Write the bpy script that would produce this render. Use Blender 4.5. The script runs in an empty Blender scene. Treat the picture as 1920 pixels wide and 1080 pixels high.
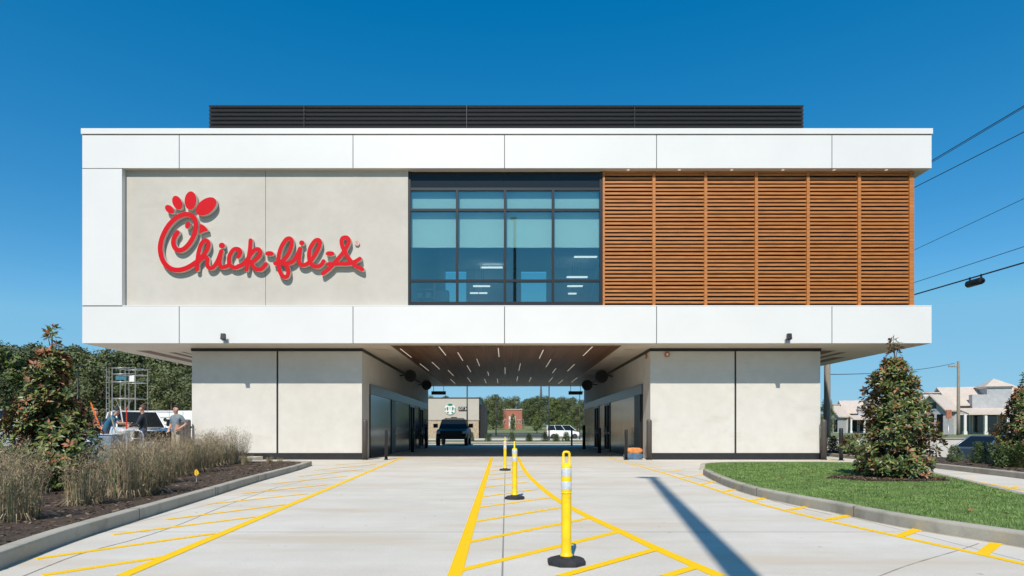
import bpy, bmesh, math, random
from mathutils import Vector, Matrix, Quaternion
from math import sin, cos, pi, radians as R

S = bpy.context.scene
COL = S.collection
random.seed(7)

# ---------------------------------------------------------------- camera, sky, sun, exposure
F = 1150.0; CX = 949.0; CY = 808.0; H = 1.15          # focal length (px of the 1920 frame), axis point, eye height
cam_d = bpy.data.cameras.new('camera'); cam = bpy.data.objects.new('camera', cam_d); COL.objects.link(cam)
cam.location = (0, 0, H); cam.rotation_euler = (R(90), 0, 0)
cam_d.sensor_width = 36; cam_d.lens = 36*F/1920
cam_d.shift_x = (960-CX)/1920; cam_d.shift_y = (CY-540)/1920
cam_d.clip_start = 0.1; cam_d.clip_end = 5000
S.camera = cam

SUN_AZ, SUN_EL = 9.5, 46.0                            # the sun stands behind the camera, a little to its left
W = bpy.data.worlds.new('World'); S.world = W; W.use_nodes = True
nt = W.node_tree
bg = nt.nodes['Background']
sky = nt.nodes.new('ShaderNodeTexSky'); sky.sky_type = 'NISHITA'; sky.sun_disc = False
sky.sun_elevation = R(SUN_EL); sky.sun_rotation = R(180+SUN_AZ)
sky.air_density = 1.1; sky.dust_density = 0.0; sky.ozone_density = 3.6; sky.altitude = 200
hs = nt.nodes.new('ShaderNodeHueSaturation'); hs.inputs['Saturation'].default_value = 1.62
hs.inputs['Hue'].default_value = 0.496
gm_ = nt.nodes.new('ShaderNodeGamma'); gm_.inputs['Gamma'].default_value = .78
nt.links.new(sky.outputs[0], gm_.inputs['Color']); nt.links.new(gm_.outputs[0], hs.inputs['Color']); lim = nt.nodes.new('ShaderNodeMix'); lim.data_type = 'RGBA'; lim.blend_type = 'DARKEN'; lim.inputs[0].default_value = .85
lim.inputs[7].default_value = (1.12, 2.75, 4.15, 1)          # keeps the low sky a clear blue
nt.links.new(hs.outputs[0], lim.inputs[6]); nt.links.new(lim.outputs[2], bg.inputs['Color'])
bg.inputs['Strength'].default_value = 0.15
sd = bpy.data.lights.new('sun', 'SUN'); sd.energy = 4.0; sd.angle = R(0.5); sd.color = (1, .945, .855)
sun = bpy.data.objects.new('sun', sd); COL.objects.link(sun)
sdir = Vector((sin(R(SUN_AZ))*cos(R(SUN_EL)), cos(R(SUN_AZ))*cos(R(SUN_EL)), -sin(R(SUN_EL))))
sun.rotation_euler = sdir.to_track_quat('-Z', 'Y').to_euler(); sun.location = (-5, -20, 30)
S.view_settings.view_transform = 'Standard'; S.view_settings.look = 'None'
S.view_settings.gamma = 1; S.view_settings.use_curve_mapping = False
S.view_settings.exposure = 0.3
S.render.engine = 'CYCLES'
S.cycles.max_bounces = 8; S.cycles.transparent_max_bounces = 16

# ---------------------------------------------------------------- helpers
def at(px, py, Y):                                    # photo pixel at a known distance
    return Vector(((px-CX)*Y/F, Y, H-(py-CY)*Y/F))
def gr(px, py, z=0.0):                                # photo pixel on level ground of height z
    Y = F*(H-z)/(py-CY)
    return Vector(((px-CX)*Y/F, Y, z))
def ZF(y, Y): return H+(CY-y)*Y/F
def XF(x, Y): return (x-CX)*Y/F

class MB:
    def __init__(s): s.v=[]; s.f=[]; s.m=[]; s.sm=[]
    def add(s, vs, fs, m=0, smooth=False):
        b=len(s.v); s.v.extend([tuple(q) for q in vs])
        for f in fs: s.f.append(tuple(b+i for i in f)); s.m.append(m); s.sm.append(smooth)
        return s
    def box(s, x0,x1,y0,y1,z0,z1, m=0):
        return s.add([(x0,y0,z0),(x1,y0,z0),(x1,y1,z0),(x0,y1,z0),(x0,y0,z1),(x1,y0,z1),(x1,y1,z1),(x0,y1,z1)],
              [(3,2,1,0),(4,5,6,7),(0,1,5,4),(1,2,6,5),(2,3,7,6),(3,0,4,7)], m)
    def tube(s, pts, rad, n=8, m=0, cap=True, smooth=True):
        pts=[Vector(p) for p in pts]
        rs = rad if isinstance(rad,(list,tuple)) else [rad]*len(pts)
        vs=[]; fs=[]
        up=None
        for i,p in enumerate(pts):
            d=(pts[min(i+1,len(pts)-1)]-pts[max(i-1,0)]).normalized()
            if up is None:
                up = Vector((0,0,1)) if abs(d.z)<.9 else Vector((1,0,0))
            a=d.cross(up)
            if a.length<1e-4: a=d.cross(Vector((0,1,0)))
            a.normalize(); b=a.cross(d).normalized(); up=b
            for k in range(n):
                t=2*pi*k/n; vs.append(p+(a*cos(t)+b*sin(t))*rs[i])
        for i in range(len(pts)-1):
            for k in range(n):
                k2=(k+1)%n
                fs.append((i*n+k,i*n+k2,(i+1)*n+k2,(i+1)*n+k))
        s.add(vs,fs,m,smooth)
        if cap:
            b=len(s.v)-len(vs)
            for q in (tuple(b+k for k in range(n)), tuple(b+(len(pts)-1)*n+k for k in reversed(range(n)))):
                s.f.append(q); s.m.append(m); s.sm.append(False)
        return s
    def lathe(s, prof, n=20, m=0, axis='z', c=(0,0,0), smooth=True):   # prof: (r, h) pairs
        vs=[]; fs=[]; c=Vector(c)
        for (r,h) in prof:
            for k in range(n):
                t=2*pi*k/n; x,y=r*cos(t),r*sin(t)
                vs.append(c+(Vector((x,y,h)) if axis=='z' else Vector((x,h,y)) if axis=='y' else Vector((h,x,y))))
        for i in range(len(prof)-1):
            for k in range(n): fs.append((i*n+k,i*n+(k+1)%n,(i+1)*n+(k+1)%n,(i+1)*n+k))
        s.add(vs,fs,m,smooth)
        b=len(s.v)-len(vs)
        for q in (tuple(b+k for k in reversed(range(n))), tuple(b+(len(prof)-1)*n+k for k in range(n))):
            s.f.append(q); s.m.append(m); s.sm.append(False)
        return s
    def prism(s, poly, z0, z1, m=0):                  # plan polygon
        n=len(poly)
        vs=[(p[0],p[1],z0) for p in poly]+[(p[0],p[1],z1) for p in poly]
        fs=[tuple(reversed(range(n))),tuple(range(n,2*n))]+[(i,(i+1)%n,n+(i+1)%n,n+i) for i in range(n)]
        return s.add(vs,fs,m)
    def wedge(s, poly, y0, y1, m=0):                  # polygon in x-z, extruded along y
        n=len(poly)
        vs=[(p[0],y0,p[1]) for p in poly]+[(p[0],y1,p[1]) for p in poly]
        fs=[tuple(range(n)),tuple(reversed(range(n,2*n)))]+[((i+1)%n,i,n+i,n+(i+1)%n) for i in range(n)]
        return s.add(vs,fs,m)
    def build(s, name, mats, parent=None, org=(0,0,0), bevel=0, fix=False):
        if not isinstance(mats,(list,tuple)): mats=[mats]
        org=Vector(org)
        me=bpy.data.meshes.new(name)
        me.from_pydata([tuple(Vector(q)-org) for q in s.v] if org.length>0 else s.v,[],s.f)
        for mm in mats: me.materials.append(mm)
        me.polygons.foreach_set('material_index', s.m); me.polygons.foreach_set('use_smooth', s.sm)
        if fix or bevel:
            bm=bmesh.new(); bm.from_mesh(me)
            bmesh.ops.recalc_face_normals(bm, faces=bm.faces)
            bm.to_mesh(me); bm.free()
        me.update()
        o=bpy.data.objects.new(name, me); COL.objects.link(o)
        if parent is not None: o.parent=parent
        else: o.location=org
        if bevel:
            md=o.modifiers.new('bevel','BEVEL'); md.width=bevel; md.segments=2; md.limit_method='ANGLE'
        return o

def tag(o, label=None, cat=None, group=None, kind=None):
    if label: o['label']=label
    if cat: o['category']=cat
    if group: o['group']=group
    if kind: o['kind']=kind
    return o
def empty(name, loc=(0,0,0), rz=0.0, label=None, cat=None, group=None):
    o=bpy.data.objects.new(name,None); COL.objects.link(o); o.location=loc; o.rotation_euler=(0,0,rz)
    o.empty_display_size=.2
    return tag(o,label,cat,group)
def kids(o): return [c for c in list(COL.objects) if c.parent is o]
KIDS={}
def copy_tree(o, parent=None, loc=None, rz=None, scale=None, label=None, group=None):
    c=o.copy(); COL.objects.link(c)
    if parent is not None: c.parent=parent
    for ch in o.children: copy_tree(ch, c)
    if loc is not None: c.location=loc
    if rz is not None: c.rotation_euler=(0,0,rz)
    if scale is not None: c.scale=(scale,)*3 if isinstance(scale,(int,float)) else scale
    if label: c['label']=label
    if group: c['group']=group
    return c
def struct(o): o['kind']='structure'; return o

# ---------------------------------------------------------------- materials
def newmat(name):
    m=bpy.data.materials.new(name); m.use_nodes=True
    return m, m.node_tree, m.node_tree.nodes['Principled BSDF']
def mat(name, col, rough=.6, metal=0.0, var=0.0, vs=2.0, bump=0.0, bs=30.0, col2=None, spec=.5, coat=0, emit=0, stretch=None, detail=6):
    m,t,p=newmat(name)
    p.inputs['Roughness'].default_value=rough; p.inputs['Metallic'].default_value=metal
    p.inputs['Specular IOR Level'].default_value=spec
    p.inputs['Coat Weight'].default_value=coat
    c=(*col,1); p.inputs['Base Color'].default_value=c
    if emit:
        p.inputs['Emission Color'].default_value=c; p.inputs['Emission Strength'].default_value=emit
    if var or bump or col2:
        tc=t.nodes.new('ShaderNodeTexCoord'); mp=t.nodes.new('ShaderNodeMapping')
        t.links.new(tc.outputs['Object'],mp.inputs[0])
        if stretch: mp.inputs['Scale'].default_value=stretch
    if var or col2:
        n=t.nodes.new('ShaderNodeTexNoise'); n.inputs['Scale'].default_value=vs; n.inputs['Detail'].default_value=detail; n.inputs['Roughness'].default_value=.62
        t.links.new(mp.outputs[0],n.inputs['Vector'])
        cr=t.nodes.new('ShaderNodeValToRGB'); cr.color_ramp.elements[0].position=.34; cr.color_ramp.elements[1].position=.66
        a=tuple(max(0,q*(1-var)) for q in col); b=col2 if col2 else tuple(min(1,q*(1+var)) for q in col)
        cr.color_ramp.elements[0].color=(*a,1); cr.color_ramp.elements[1].color=(*b,1)
        t.links.new(n.outputs['Fac'],cr.inputs[0]); t.links.new(cr.outputs[0],p.inputs['Base Color'])
    if bump:
        n2=t.nodes.new('ShaderNodeTexNoise'); n2.inputs['Scale'].default_value=bs; n2.inputs['Detail'].default_value=5
        t.links.new(mp.outputs[0],n2.inputs['Vector'])
        bp=t.nodes.new('ShaderNodeBump'); bp.inputs['Strength'].default_value=bump; bp.inputs['Distance'].default_value=.02
        t.links.new(n2.outputs['Fac'],bp.inputs['Height']); t.links.new(bp.outputs[0],p.inputs['Normal'])
    return m
def mottled(name, base, dark, light, s1=.45, s2=3.0, rough=.8, bump=.15, stain=None, joints=None, streak=False, sp=(.42,.60,.56,.70),specks=0):
    """concrete: two sizes of cloud, optional stains and saw-cut joints"""
    m,t,p=newmat(name); N=t.nodes; L=t.links
    p.inputs['Roughness'].default_value=rough
    g=N.new('ShaderNodeNewGeometry'); pos=g.outputs['Position']
    def noise(scale,detail=6,vec=pos,st=None,rg=.6):
        n=N.new('ShaderNodeTexNoise'); n.inputs['Scale'].default_value=scale; n.inputs['Detail'].default_value=detail; n.inputs['Roughness'].default_value=rg
        if st:
            mp=N.new('ShaderNodeMapping'); mp.inputs['Scale'].default_value=st; L.new(vec,mp.inputs[0]); vec=mp.outputs[0]
        L.new(vec,n.inputs['Vector']); return n.outputs['Fac']
    def ramp(fac,a,b,ca,cb):
        r=N.new('ShaderNodeValToRGB'); r.color_ramp.elements[0].position=a; r.color_ramp.elements[1].position=b
        r.color_ramp.elements[0].color=(*ca,1); r.color_ramp.elements[1].color=(*cb,1); L.new(fac,r.inputs[0]); return r.outputs[0]
    def mix(f,a,b,typ='MIX'):
        x=N.new('ShaderNodeMix'); x.data_type='RGBA'; x.blend_type=typ
        if hasattr(f,'links'): L.new(f,x.inputs[0])
        else: x.inputs[0].default_value=f
        L.new(a,x.inputs[6])
        if hasattr(b,'links'): L.new(b,x.inputs[7])
        else: x.inputs[7].default_value=(*b,1)
        return x.outputs[2]
    c1=ramp(noise(s1,8,st=(1,1,.6) if streak else None),.3,.7,dark,light)
    c2=ramp(noise(s2,8),.3,.7,tuple(q*.93 for q in base),tuple(min(1,q*1.07) for q in base))
    c=mix(.5,c1,c2)
    c3=ramp(noise(60,3),.3,.7,(.90,.90,.90),(1.08,1.08,1.08)); c=mix(.7,c,c3,'MULTIPLY')
    if stain:
        f=ramp(noise(s1*2.3,5,st=(.35,1.3,1)),sp[2],sp[3],(0,0,0),(1,1,1)); c=mix(f,c,stain)
    if joints:
        sx=N.new('ShaderNodeSeparateXYZ'); L.new(pos,sx.inputs[0])
        def M(op,a,b=None):
            x=N.new('ShaderNodeMath'); x.operation=op
            for i,q in enumerate((a,b)):
                if q is None: continue
                if hasattr(q,'links'): L.new(q,x.inputs[i])
                else: x.inputs[i].default_value=q
            return x.outputs[0]
        def line(coord,per,off,w):
            return M('LESS_THAN',M('ABSOLUTE',M('SUBTRACT',M('PINGPONG',M('ADD',coord,off),per/2),0)),w)
        f=M('MAXIMUM',line(sx.outputs[0],joints[0],joints[2],.008),line(sx.outputs[1],joints[1],joints[3],.010))
        c=mix(f,c,(.25,.235,.21))
    if specks:
        v=N.new('ShaderNodeTexVoronoi'); v.inputs['Scale'].default_value=specks; L.new(pos,v.inputs['Vector'])
        big=ramp(noise(specks*.35,3),.55,.62,(0,0,0),(1,1,1))
        sp_=ramp(v.outputs['Distance'],.06,.10,(1,1,1),(0,0,0))
        x=N.new('ShaderNodeMath'); x.operation='MULTIPLY'; L.new(big,x.inputs[0]); L.new(sp_,x.inputs[1]); c=mix(x.outputs[0],c,(.20,.18,.16))
        streak_=ramp(noise(1.1,7,st=(.3,1.6,1)),.35,.65,(.955,.95,.94),(1.03,1.03,1.03)); c=mix(1.0,c,streak_,'MULTIPLY')
    L.new(c,p.inputs['Base Color'])
    if bump:
        bp=N.new('ShaderNodeBump'); bp.inputs['Strength'].default_value=bump; bp.inputs['Distance'].default_value=.01
        L.new(noise(45,6),bp.inputs['Height']); L.new(bp.outputs[0],p.inputs['Normal'])
    return m

M={}
M['white']=mat('white_metal',(.70,.682,.657),.34,0,.022,.5,.10,.7)
M['soffit']=mat('soffit_metal',(.60,.52,.42),.5,0,.03,1)
M['dark']=mat('dark_bronze',(.028,.027,.027),.42,.3,.15,4)
M['black']=mat('black_paint',(.012,.012,.014),.45)
M['frame']=mat('window_frame_metal',(.018,.021,.025),.4,.3)
M['bronze']=mat('brown_bollard_paint',(.085,.070,.060),.5,.1,.12,6)
M['wood_slat']=mat('timber_slat',(.42,.152,.032),.5,0,.30,3,0,30,stretch=(.6,8,14))
M['louver']=mat('louvre_metal',(.065,.07,.08),.34,.4)
M['panel']=mottled('stucco_panel',(.525,.485,.425),(.45,.41,.35),(.56,.52,.46),.5,2.6,.85,.08,sp=(0,0,.58,.78),stain=(.46,.42,.36))
M['pier']=mottled('pier_panel',(.585,.55,.495),(.535,.497,.44),(.61,.58,.525),.55,2.2,.85,.08,sp=(0,0,.60,.95),stain=(.43,.38,.31))
M['concrete']=mottled('concrete_paving',(.625,.575,.495),(.50,.45,.375),(.705,.66,.585),.35,2.0,.8,.2,stain=(.57,.485,.38),sp=(0,0,.50,.66),joints=(4.6,5.2,0.03,-6.96+5.2),specks=3.4)
M['kerb']=mottled('kerb_concrete',(.41,.37,.295),(.31,.275,.215),(.47,.43,.355),.8,5,.85,.3,stain=(.25,.225,.18),sp=(0,0,.50,.72))
M['red']=mat('sign_red',(.56,.002,.008),.55,0,spec=.2)
M['cream']=mat('sign_return',(.62,.58,.50),.5)
M['yellow']=mat('yellow_plastic',(.86,.57,.004),.45,0,.13,7)
M['tape']=mat('reflective_tape',(.62,.64,.68),.28,.25,.12,60)
M['rubber']=mat('black_rubber',(.022,.023,.026),.75,0,.3,10,.2,80)
M['rail']=mat('galvanised_steel',(.50,.50,.50),.4,.6,.1,6)
M['asphalt']=mat('asphalt',(.055,.055,.058),.9,0,.2,3,.3,90)
M['tyre']=mat('tyre_rubber',(.015,.015,.016),.8)
M['rim']=mat('wheel_rim',(.35,.36,.37),.3,.8)
M['glassdark']=mat('vehicle_glass',(.010,.013,.016),.08,0,spec=.3)
M['lamp']=mat('lens_clear',(.6,.62,.65),.15)
M['taillamp']=mat('lens_red',(.35,.02,.015),.2)
M['orange']=mat('orange_plastic',(.80,.17,.015),.45,0,.1,5)
M['polewood']=mat('weathered_pole_wood',(.28,.235,.185),.85,0,.3,6,.4,20,stretch=(6,6,.4))
M['cable']=mat('cable_rubber',(.03,.03,.034),.6)
M['lit']=mat('lit_diffuser',(1,.90,.76),.4,emit=.28)
M['litcool']=mat('lit_panel',(1,.97,.94),.4,emit=1.0)
# yellow road paint, slightly worn
def worn_paint():
    m,t,p=newmat('yellow_road_paint'); N=t.nodes; L=t.links
    g=N.new('ShaderNodeNewGeometry'); n=N.new('ShaderNodeTexNoise'); n.inputs['Scale'].default_value=9; n.inputs['Detail'].default_value=8; n.inputs['Roughness'].default_value=.75
    L.new(g.outputs['Position'],n.inputs['Vector'])
    r=N.new('ShaderNodeValToRGB'); r.color_ramp.elements[0].position=.27; r.color_ramp.elements[1].position=.37
    r.color_ramp.elements[0].color=(.58,.46,.18,1); r.color_ramp.elements[1].color=(.90,.54,.0,1); p.inputs['Specular IOR Level'].default_value=.15
    L.new(n.outputs['Fac'],r.inputs[0]); L.new(r.outputs[0],p.inputs['Base Color']); p.inputs['Roughness'].default_value=.6
    return m
M['paint']=worn_paint()
# leaves: green upper face, rusty underside
def leaf_mat(name, top, under, rough=.35, var=.35, trans=0.0):
    m,t,p=newmat(name); N=t.nodes; L=t.links
    g=N.new('ShaderNodeNewGeometry'); oi=N.new('ShaderNodeTexNoise'); oi.inputs['Scale'].default_value=14; oi.inputs['Detail'].default_value=1
    tc=N.new('ShaderNodeTexCoord'); L.new(tc.outputs['Object'],oi.inputs['Vector'])
    r=N.new('ShaderNodeValToRGB'); r.color_ramp.elements[0].position=.3; r.color_ramp.elements[1].position=.7
    r.color_ramp.elements[0].color=(*[q*(1-var) for q in top],1); r.color_ramp.elements[1].color=(*[q*(1+var) for q in top],1)
    L.new(oi.outputs['Fac'],r.inputs[0])
    x=N.new('ShaderNodeMix'); x.data_type='RGBA'; L.new(g.outputs['Backfacing'],x.inputs[0]); L.new(r.outputs[0],x.inputs[6]); x.inputs[7].default_value=(*under,1)
    L.new(x.outputs[2],p.inputs['Base Color']); p.inputs['Roughness'].default_value=rough
    if trans:
        tr=N.new('ShaderNodeBsdfTranslucent'); L.new(x.outputs[2],tr.inputs[0])
        ms=N.new('ShaderNodeMixShader'); ms.inputs[0].default_value=trans
        L.new(p.outputs[0],ms.inputs[1]); L.new(tr.outputs[0],ms.inputs[2]); L.new(ms.outputs[0],N['Material Output'].inputs[0])
    return m
M['mag']=leaf_mat('magnolia_leaf',(.078,.108,.025),(.17,.085,.038),.42)
M['mag2']=leaf_mat('magnolia_leaf_light',(.17,.195,.05),(.20,.09,.04),.42)
M['magbrown']=leaf_mat('magnolia_leaf_rust',(.29,.12,.055),(.26,.11,.05),.5)
M['bark']=mat('bark',(.10,.075,.055),.9,0,.3,8,.5,30)
M['shrub']=leaf_mat('shrub_leaf',(.07,.125,.028),(.08,.12,.04),.45,trans=.15)
FOL=[leaf_mat('foliage_dark',(.085,.108,.036),(.085,.105,.04),.6,.3,.15),leaf_mat('foliage_mid',(.13,.155,.052),(.125,.15,.055),.6,.3,.15),
     leaf_mat('foliage_light',(.13,.175,.036),(.10,.15,.04),.6,.3,.2),leaf_mat('foliage_olive',(.14,.14,.058),(.08,.09,.04),.6,.3,.15)]
M['straw']=mat('dry_straw',(.36,.265,.15),.8,0,.25,9); M['straw2']=mat('dry_tan',(.19,.145,.09),.85,0,.25,9)
M['strawl']=mat('pale_straw',(.40,.32,.21),.8,0,.2,9); M['bladeg']=mat('green_blade',(.11,.145,.055),.6,0,.3,9)
M['mulch']=mat('bark_mulch',(.042,.026,.016),.95,0,.5,40,.9,80,col2=(.12,.076,.046))
M['lawnbase']=mat('lawn_soil',(.11,.175,.04),.95,0,.3,4,.3,60)
M['lawn1']=mat('lawn_blade',(.135,.225,.048),.6,0,.3,2.5); M['lawn2']=mat('lawn_blade_pale',(.19,.27,.075),.6,0,.3,2.5); M['lawn3']=mat('lawn_blade_dry',(.26,.25,.10),.7,0,.2,3)
M['verge']=mat('rough_grass',(.15,.20,.055),.95,0,.3,.35,.4,30,col2=(.24,.24,.10))
def glass_mat(name,tint,refl):
    m,t,p=newmat(name); N=t.nodes; L=t.links
    tr=N.new('ShaderNodeBsdfTransparent'); tr.inputs[0].default_value=(*tint,1)
    gl=N.new('ShaderNodeBsdfGlossy'); gl.inputs['Roughness'].default_value=.01; gl.inputs['Color'].default_value=(.9,.95,1,1)
    lw=N.new('ShaderNodeLayerWeight'); lw.inputs[0].default_value=.5; fr=N.new('ShaderNodeMath'); fr.operation='POWER'; fr.inputs[1].default_value=5; L.new(lw.outputs['Facing'],fr.inputs[0])
    ad=N.new('ShaderNodeMath'); ad.operation='ADD'; ad.inputs[1].default_value=refl; ad.use_clamp=True; L.new(fr.outputs[0],ad.inputs[0])
    ms=N.new('ShaderNodeMixShader'); L.new(ad.outputs[0],ms.inputs[0]); L.new(tr.outputs[0],ms.inputs[1]); L.new(gl.outputs[0],ms.inputs[2])
    L.new(ms.outputs[0],N['Material Output'].inputs[0]); N.remove(p)
    return m
M['glass']=glass_mat('tinted_window_glass',(.76,.87,.87),.15)
M['doorglass']=glass_mat('door_glass',(.55,.6,.62),.06)
M['soffit_wood']=mat('soffit_wood',(.17,.075,.035),.6,0,.3,3,stretch=(8,.6,1))
M['shade']=mat('roller_shade_fabric',(.70,.76,.72),.8)
def wood_plank():
    m,t,p=newmat('ceiling_planks'); N=t.nodes; L=t.links
    tc=N.new('ShaderNodeTexCoord'); mp=N.new('ShaderNodeMapping'); L.new(tc.outputs['Object'],mp.inputs[0]); mp.inputs['Rotation'].default_value=(0,0,R(90))
    br=N.new('ShaderNodeTexBrick'); br.inputs['Scale'].default_value=1; br.inputs['Brick Width'].default_value=3.2; br.inputs['Row Height'].default_value=.14; br.inputs['Mortar Size'].default_value=.006
    br.inputs['Color1'].default_value=(.20,.105,.055,1); br.inputs['Color2'].default_value=(.13,.066,.035,1); br.inputs['Mortar'].default_value=(.012,.008,.006,1)
    L.new(mp.outputs[0],br.inputs['Vector'])
    n=N.new('ShaderNodeTexNoise'); n.inputs['Scale'].default_value=5; n.inputs['Detail'].default_value=6
    m2=N.new('ShaderNodeMapping'); m2.inputs['Scale'].default_value=(12,.8,1); L.new(tc.outputs['Object'],m2.inputs[0]); L.new(m2.outputs[0],n.inputs['Vector'])
    r=N.new('ShaderNodeValToRGB'); r.color_ramp.elements[0].color=(.65,.65,.65,1); r.color_ramp.elements[1].color=(1.25,1.2,1.15,1); L.new(n.outputs['Fac'],r.inputs[0])
    x=N.new('ShaderNodeMix'); x.data_type='RGBA'; x.blend_type='MULTIPLY'; x.inputs[0].default_value=1; L.new(br.outputs[0],x.inputs[6]); L.new(r.outputs[0],x.inputs[7])
    L.new(x.outputs[2],p.inputs['Base Color']); p.inputs['Roughness'].default_value=.45
    return m
M['plank']=wood_plank()
M['clad']=mat('dark_steel_cladding',(.045,.040,.036),.15,.55,.3,2.2,stretch=(1,3,.5))
# ---------------------------------------------------------------- ground
def lerp_tab(tab,y):
    for (a,za),(b,zb) in zip(tab,tab[1:]):
        if y<=b: return za+(zb-za)*max(0,(y-a))/(b-a)
    return tab[-1][1]
def zt(x,y):
    if x>17.1:
        if y<33.1: return -.55 if y>-30 else 0
        return .75+max(0,y-95)*.006
    return lerp_tab([(0,0),(68,0),(95,.03),(110,.55),(140,1.15),(170,1.75),(400,6),(3000,45)],y)
xs=[-2500,-900,-300,-120,-60,-30,-15,0,10,17.05,17.2,20,25,30,40,60,100,200,500,1200,2500]
ys=[-300,-60,-31,-29,-10,0,10,20,27,33.0,33.2,45,58,68,82,95,102,110,125,140,155,170,250,400,900,1800,3000]
g=MB(); nx=len(xs)
g.add([(x,y,zt(x,y)) for y in ys for x in xs],[(j*nx+i,j*nx+i+1,(j+1)*nx+i+1,(j+1)*nx+i) for j in range(len(ys)-1) for i in range(nx-1)])
struct(g.build('ground',M['verge']))
struct(MB().add([(-48,-14,.004),(16.95,-14,.004),(16.95,53.6,.004),(-48,53.6,.004)],[(0,1,2,3)]).build('driveway',M['concrete']))
struct(MB().add([(17.35,-12,-.546),(45,-12,-.546),(45,32.8,-.546),(17.35,32.8,-.546)],[(0,1,2,3)]).build('parking_lot',M['asphalt']))
rd=MB(); 
for a,b in ((99,107),(107,114),(114,121)): rd.add([(-90,a,zt(0,a)+.02),(16.9,a,zt(0,a)+.02),(16.9,b,zt(0,b)+.02),(-90,b,zt(0,b)+.02)],[(0,1,2,3)])
struct(rd.build('road',M['asphalt']))
struct(MB().add([(-80,74,.03),(16.9,74,.03),(16.9,90,.04),(-80,90,.04)],[(0,1,2,3)]).build('car_park',M['concrete']))
struct(MB().box(-40,16.9,57.5,66.5,-.05,.06).build('planting_bed',M['mulch']))
struct(MB().box(-40,16.9,57.2,57.5,-.05,.15).build('kerb',M['kerb'],bevel=.02))
struct(MB().box(-30,-9.6,19.9,24.2,-.05,.15).build('walkway',M['concrete']))

def strip(pts,w0,w1,z0,z1,name,m,closed=False,bevel=0,steps=1):
    """a band following a plan line: offsets w0..w1 to the left of travel, z0..z1 high"""
    P=[Vector((p[0],p[1])) for p in pts]; n=len(P); nn=[]
    for i in range(n):
        d=(P[min(i+1,n-1)]-P[max(i-1,0)]).normalized(); nn.append(Vector((-d.y,d.x)))
    vs=[];fs=[]
    for i in range(n):
        a=P[i]+nn[i]*w0; b=P[i]+nn[i]*w1
        vs+= [(a.x,a.y,z0),(b.x,b.y,z0),(b.x,b.y,z1),(a.x,a.y,z1)]
    for i in range(n-1):
        for k in range(4): fs.append((i*4+k,(i+1)*4+k,(i+1)*4+(k+1)%4,i*4+(k+1)%4))
    fs+= [(3,2,1,0),((n-1)*4,(n-1)*4+1,(n-1)*4+2,(n-1)*4+3)]
    return MB().add(vs,fs).build(name,m,bevel=bevel,fix=True)
def cr(pts,k=6):
    P=[Vector(p) for p in pts]; out=[]
    for i in range(len(P)-1):
        p0=P[max(i-1,0)];p1=P[i];p2=P[i+1];p3=P[min(i+2,len(P)-1)]
        for j in range(k):
            t=j/k
            out.append(.5*((2*p1)+(p2-p0)*t+(2*p0-5*p1+4*p2-p3)*t*t+(3*p1-p0-3*p2+p3)*t**3))
    out.append(P[-1]); return out

# left planting bed
LK=[gr(x,y) for x,y in ((-700,1400),(-200,1150),(0,1069),(120,1022),(210,992),(300,963),(400,931),(480,905),(560,882))]
LK=[Vector((-2.2,.6,0))]+LK[1:]
LKc=cr(LK,4)
tip=gr(585,873)
LKc.append(tip)
struct(strip(LKc,0,.17,-.05,.15,'kerb',M['kerb'],bevel=.025))
poly=[(p.x-.16,p.y+.0) for p in LKc]
poly=poly[:-1]+[(tip.x-.35,tip.y-.05),(tip.x-1.2,20.9),(-9.4,20.9),(-9.4,19.85),(-30,19.85),(-30,.6)]
struct(MB().prism(poly,-.05,.115).build('planting_bed',M['mulch']))
struct(strip([(tip.x-.1,tip.y),(tip.x-1.0,21.0),(-9.5,21.0)],0,.15,-.05,.15,'kerb',M['kerb'],bevel=.02))
def in_poly(x,y,P):
    c=False; j=len(P)-1
    for i in range(len(P)):
        if (P[i][1]>y)!=(P[j][1]>y) and x<(P[j][0]-P[i][0])*(y-P[i][1])/(P[j][1]-P[i][1])+P[i][0]: c=not c
        j=i
    return c
def scatter_chips(name,P,n,z,mats,x0,x1,y0,y1,size=(.02,.06)):
    mb=MB(); k=0; tr=0
    while k<n and tr<n*9:
        tr+=1
        y=y0+(y1-y0)*random.random()**1.6; x=random.uniform(x0,x1)
        if not in_poly(x,y,P): continue
        k+=1
        a=random.uniform(0,pi); l=random.uniform(*size); w=l*random.uniform(.25,.6); d=Vector((cos(a),sin(a),random.uniform(-.35,.35))); s=Vector((-sin(a),cos(a),random.uniform(-.5,.5)))
        c=Vector((x,y,z+random.uniform(.004,.022)))
        mb.add([c-d*l-s*w,c+d*l-s*w,c+d*l+s*w,c-d*l+s*w],[(0,1,2,3)],random.randrange(len(mats)))
    o=mb.build(name,mats); o['kind']='stuff'; return o
CH=[mat('mulch_chip_dark',(.04,.024,.015),.95,0,.4,9),mat('mulch_chip',(.10,.062,.038),.95,0,.4,9),mat('mulch_chip_pale',(.21,.145,.095),.95,0,.4,9)]
scatter_chips('mulch_chips',poly,26000,.115,CH,-18,-4,3,20.5,(.008,.032))

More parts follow.
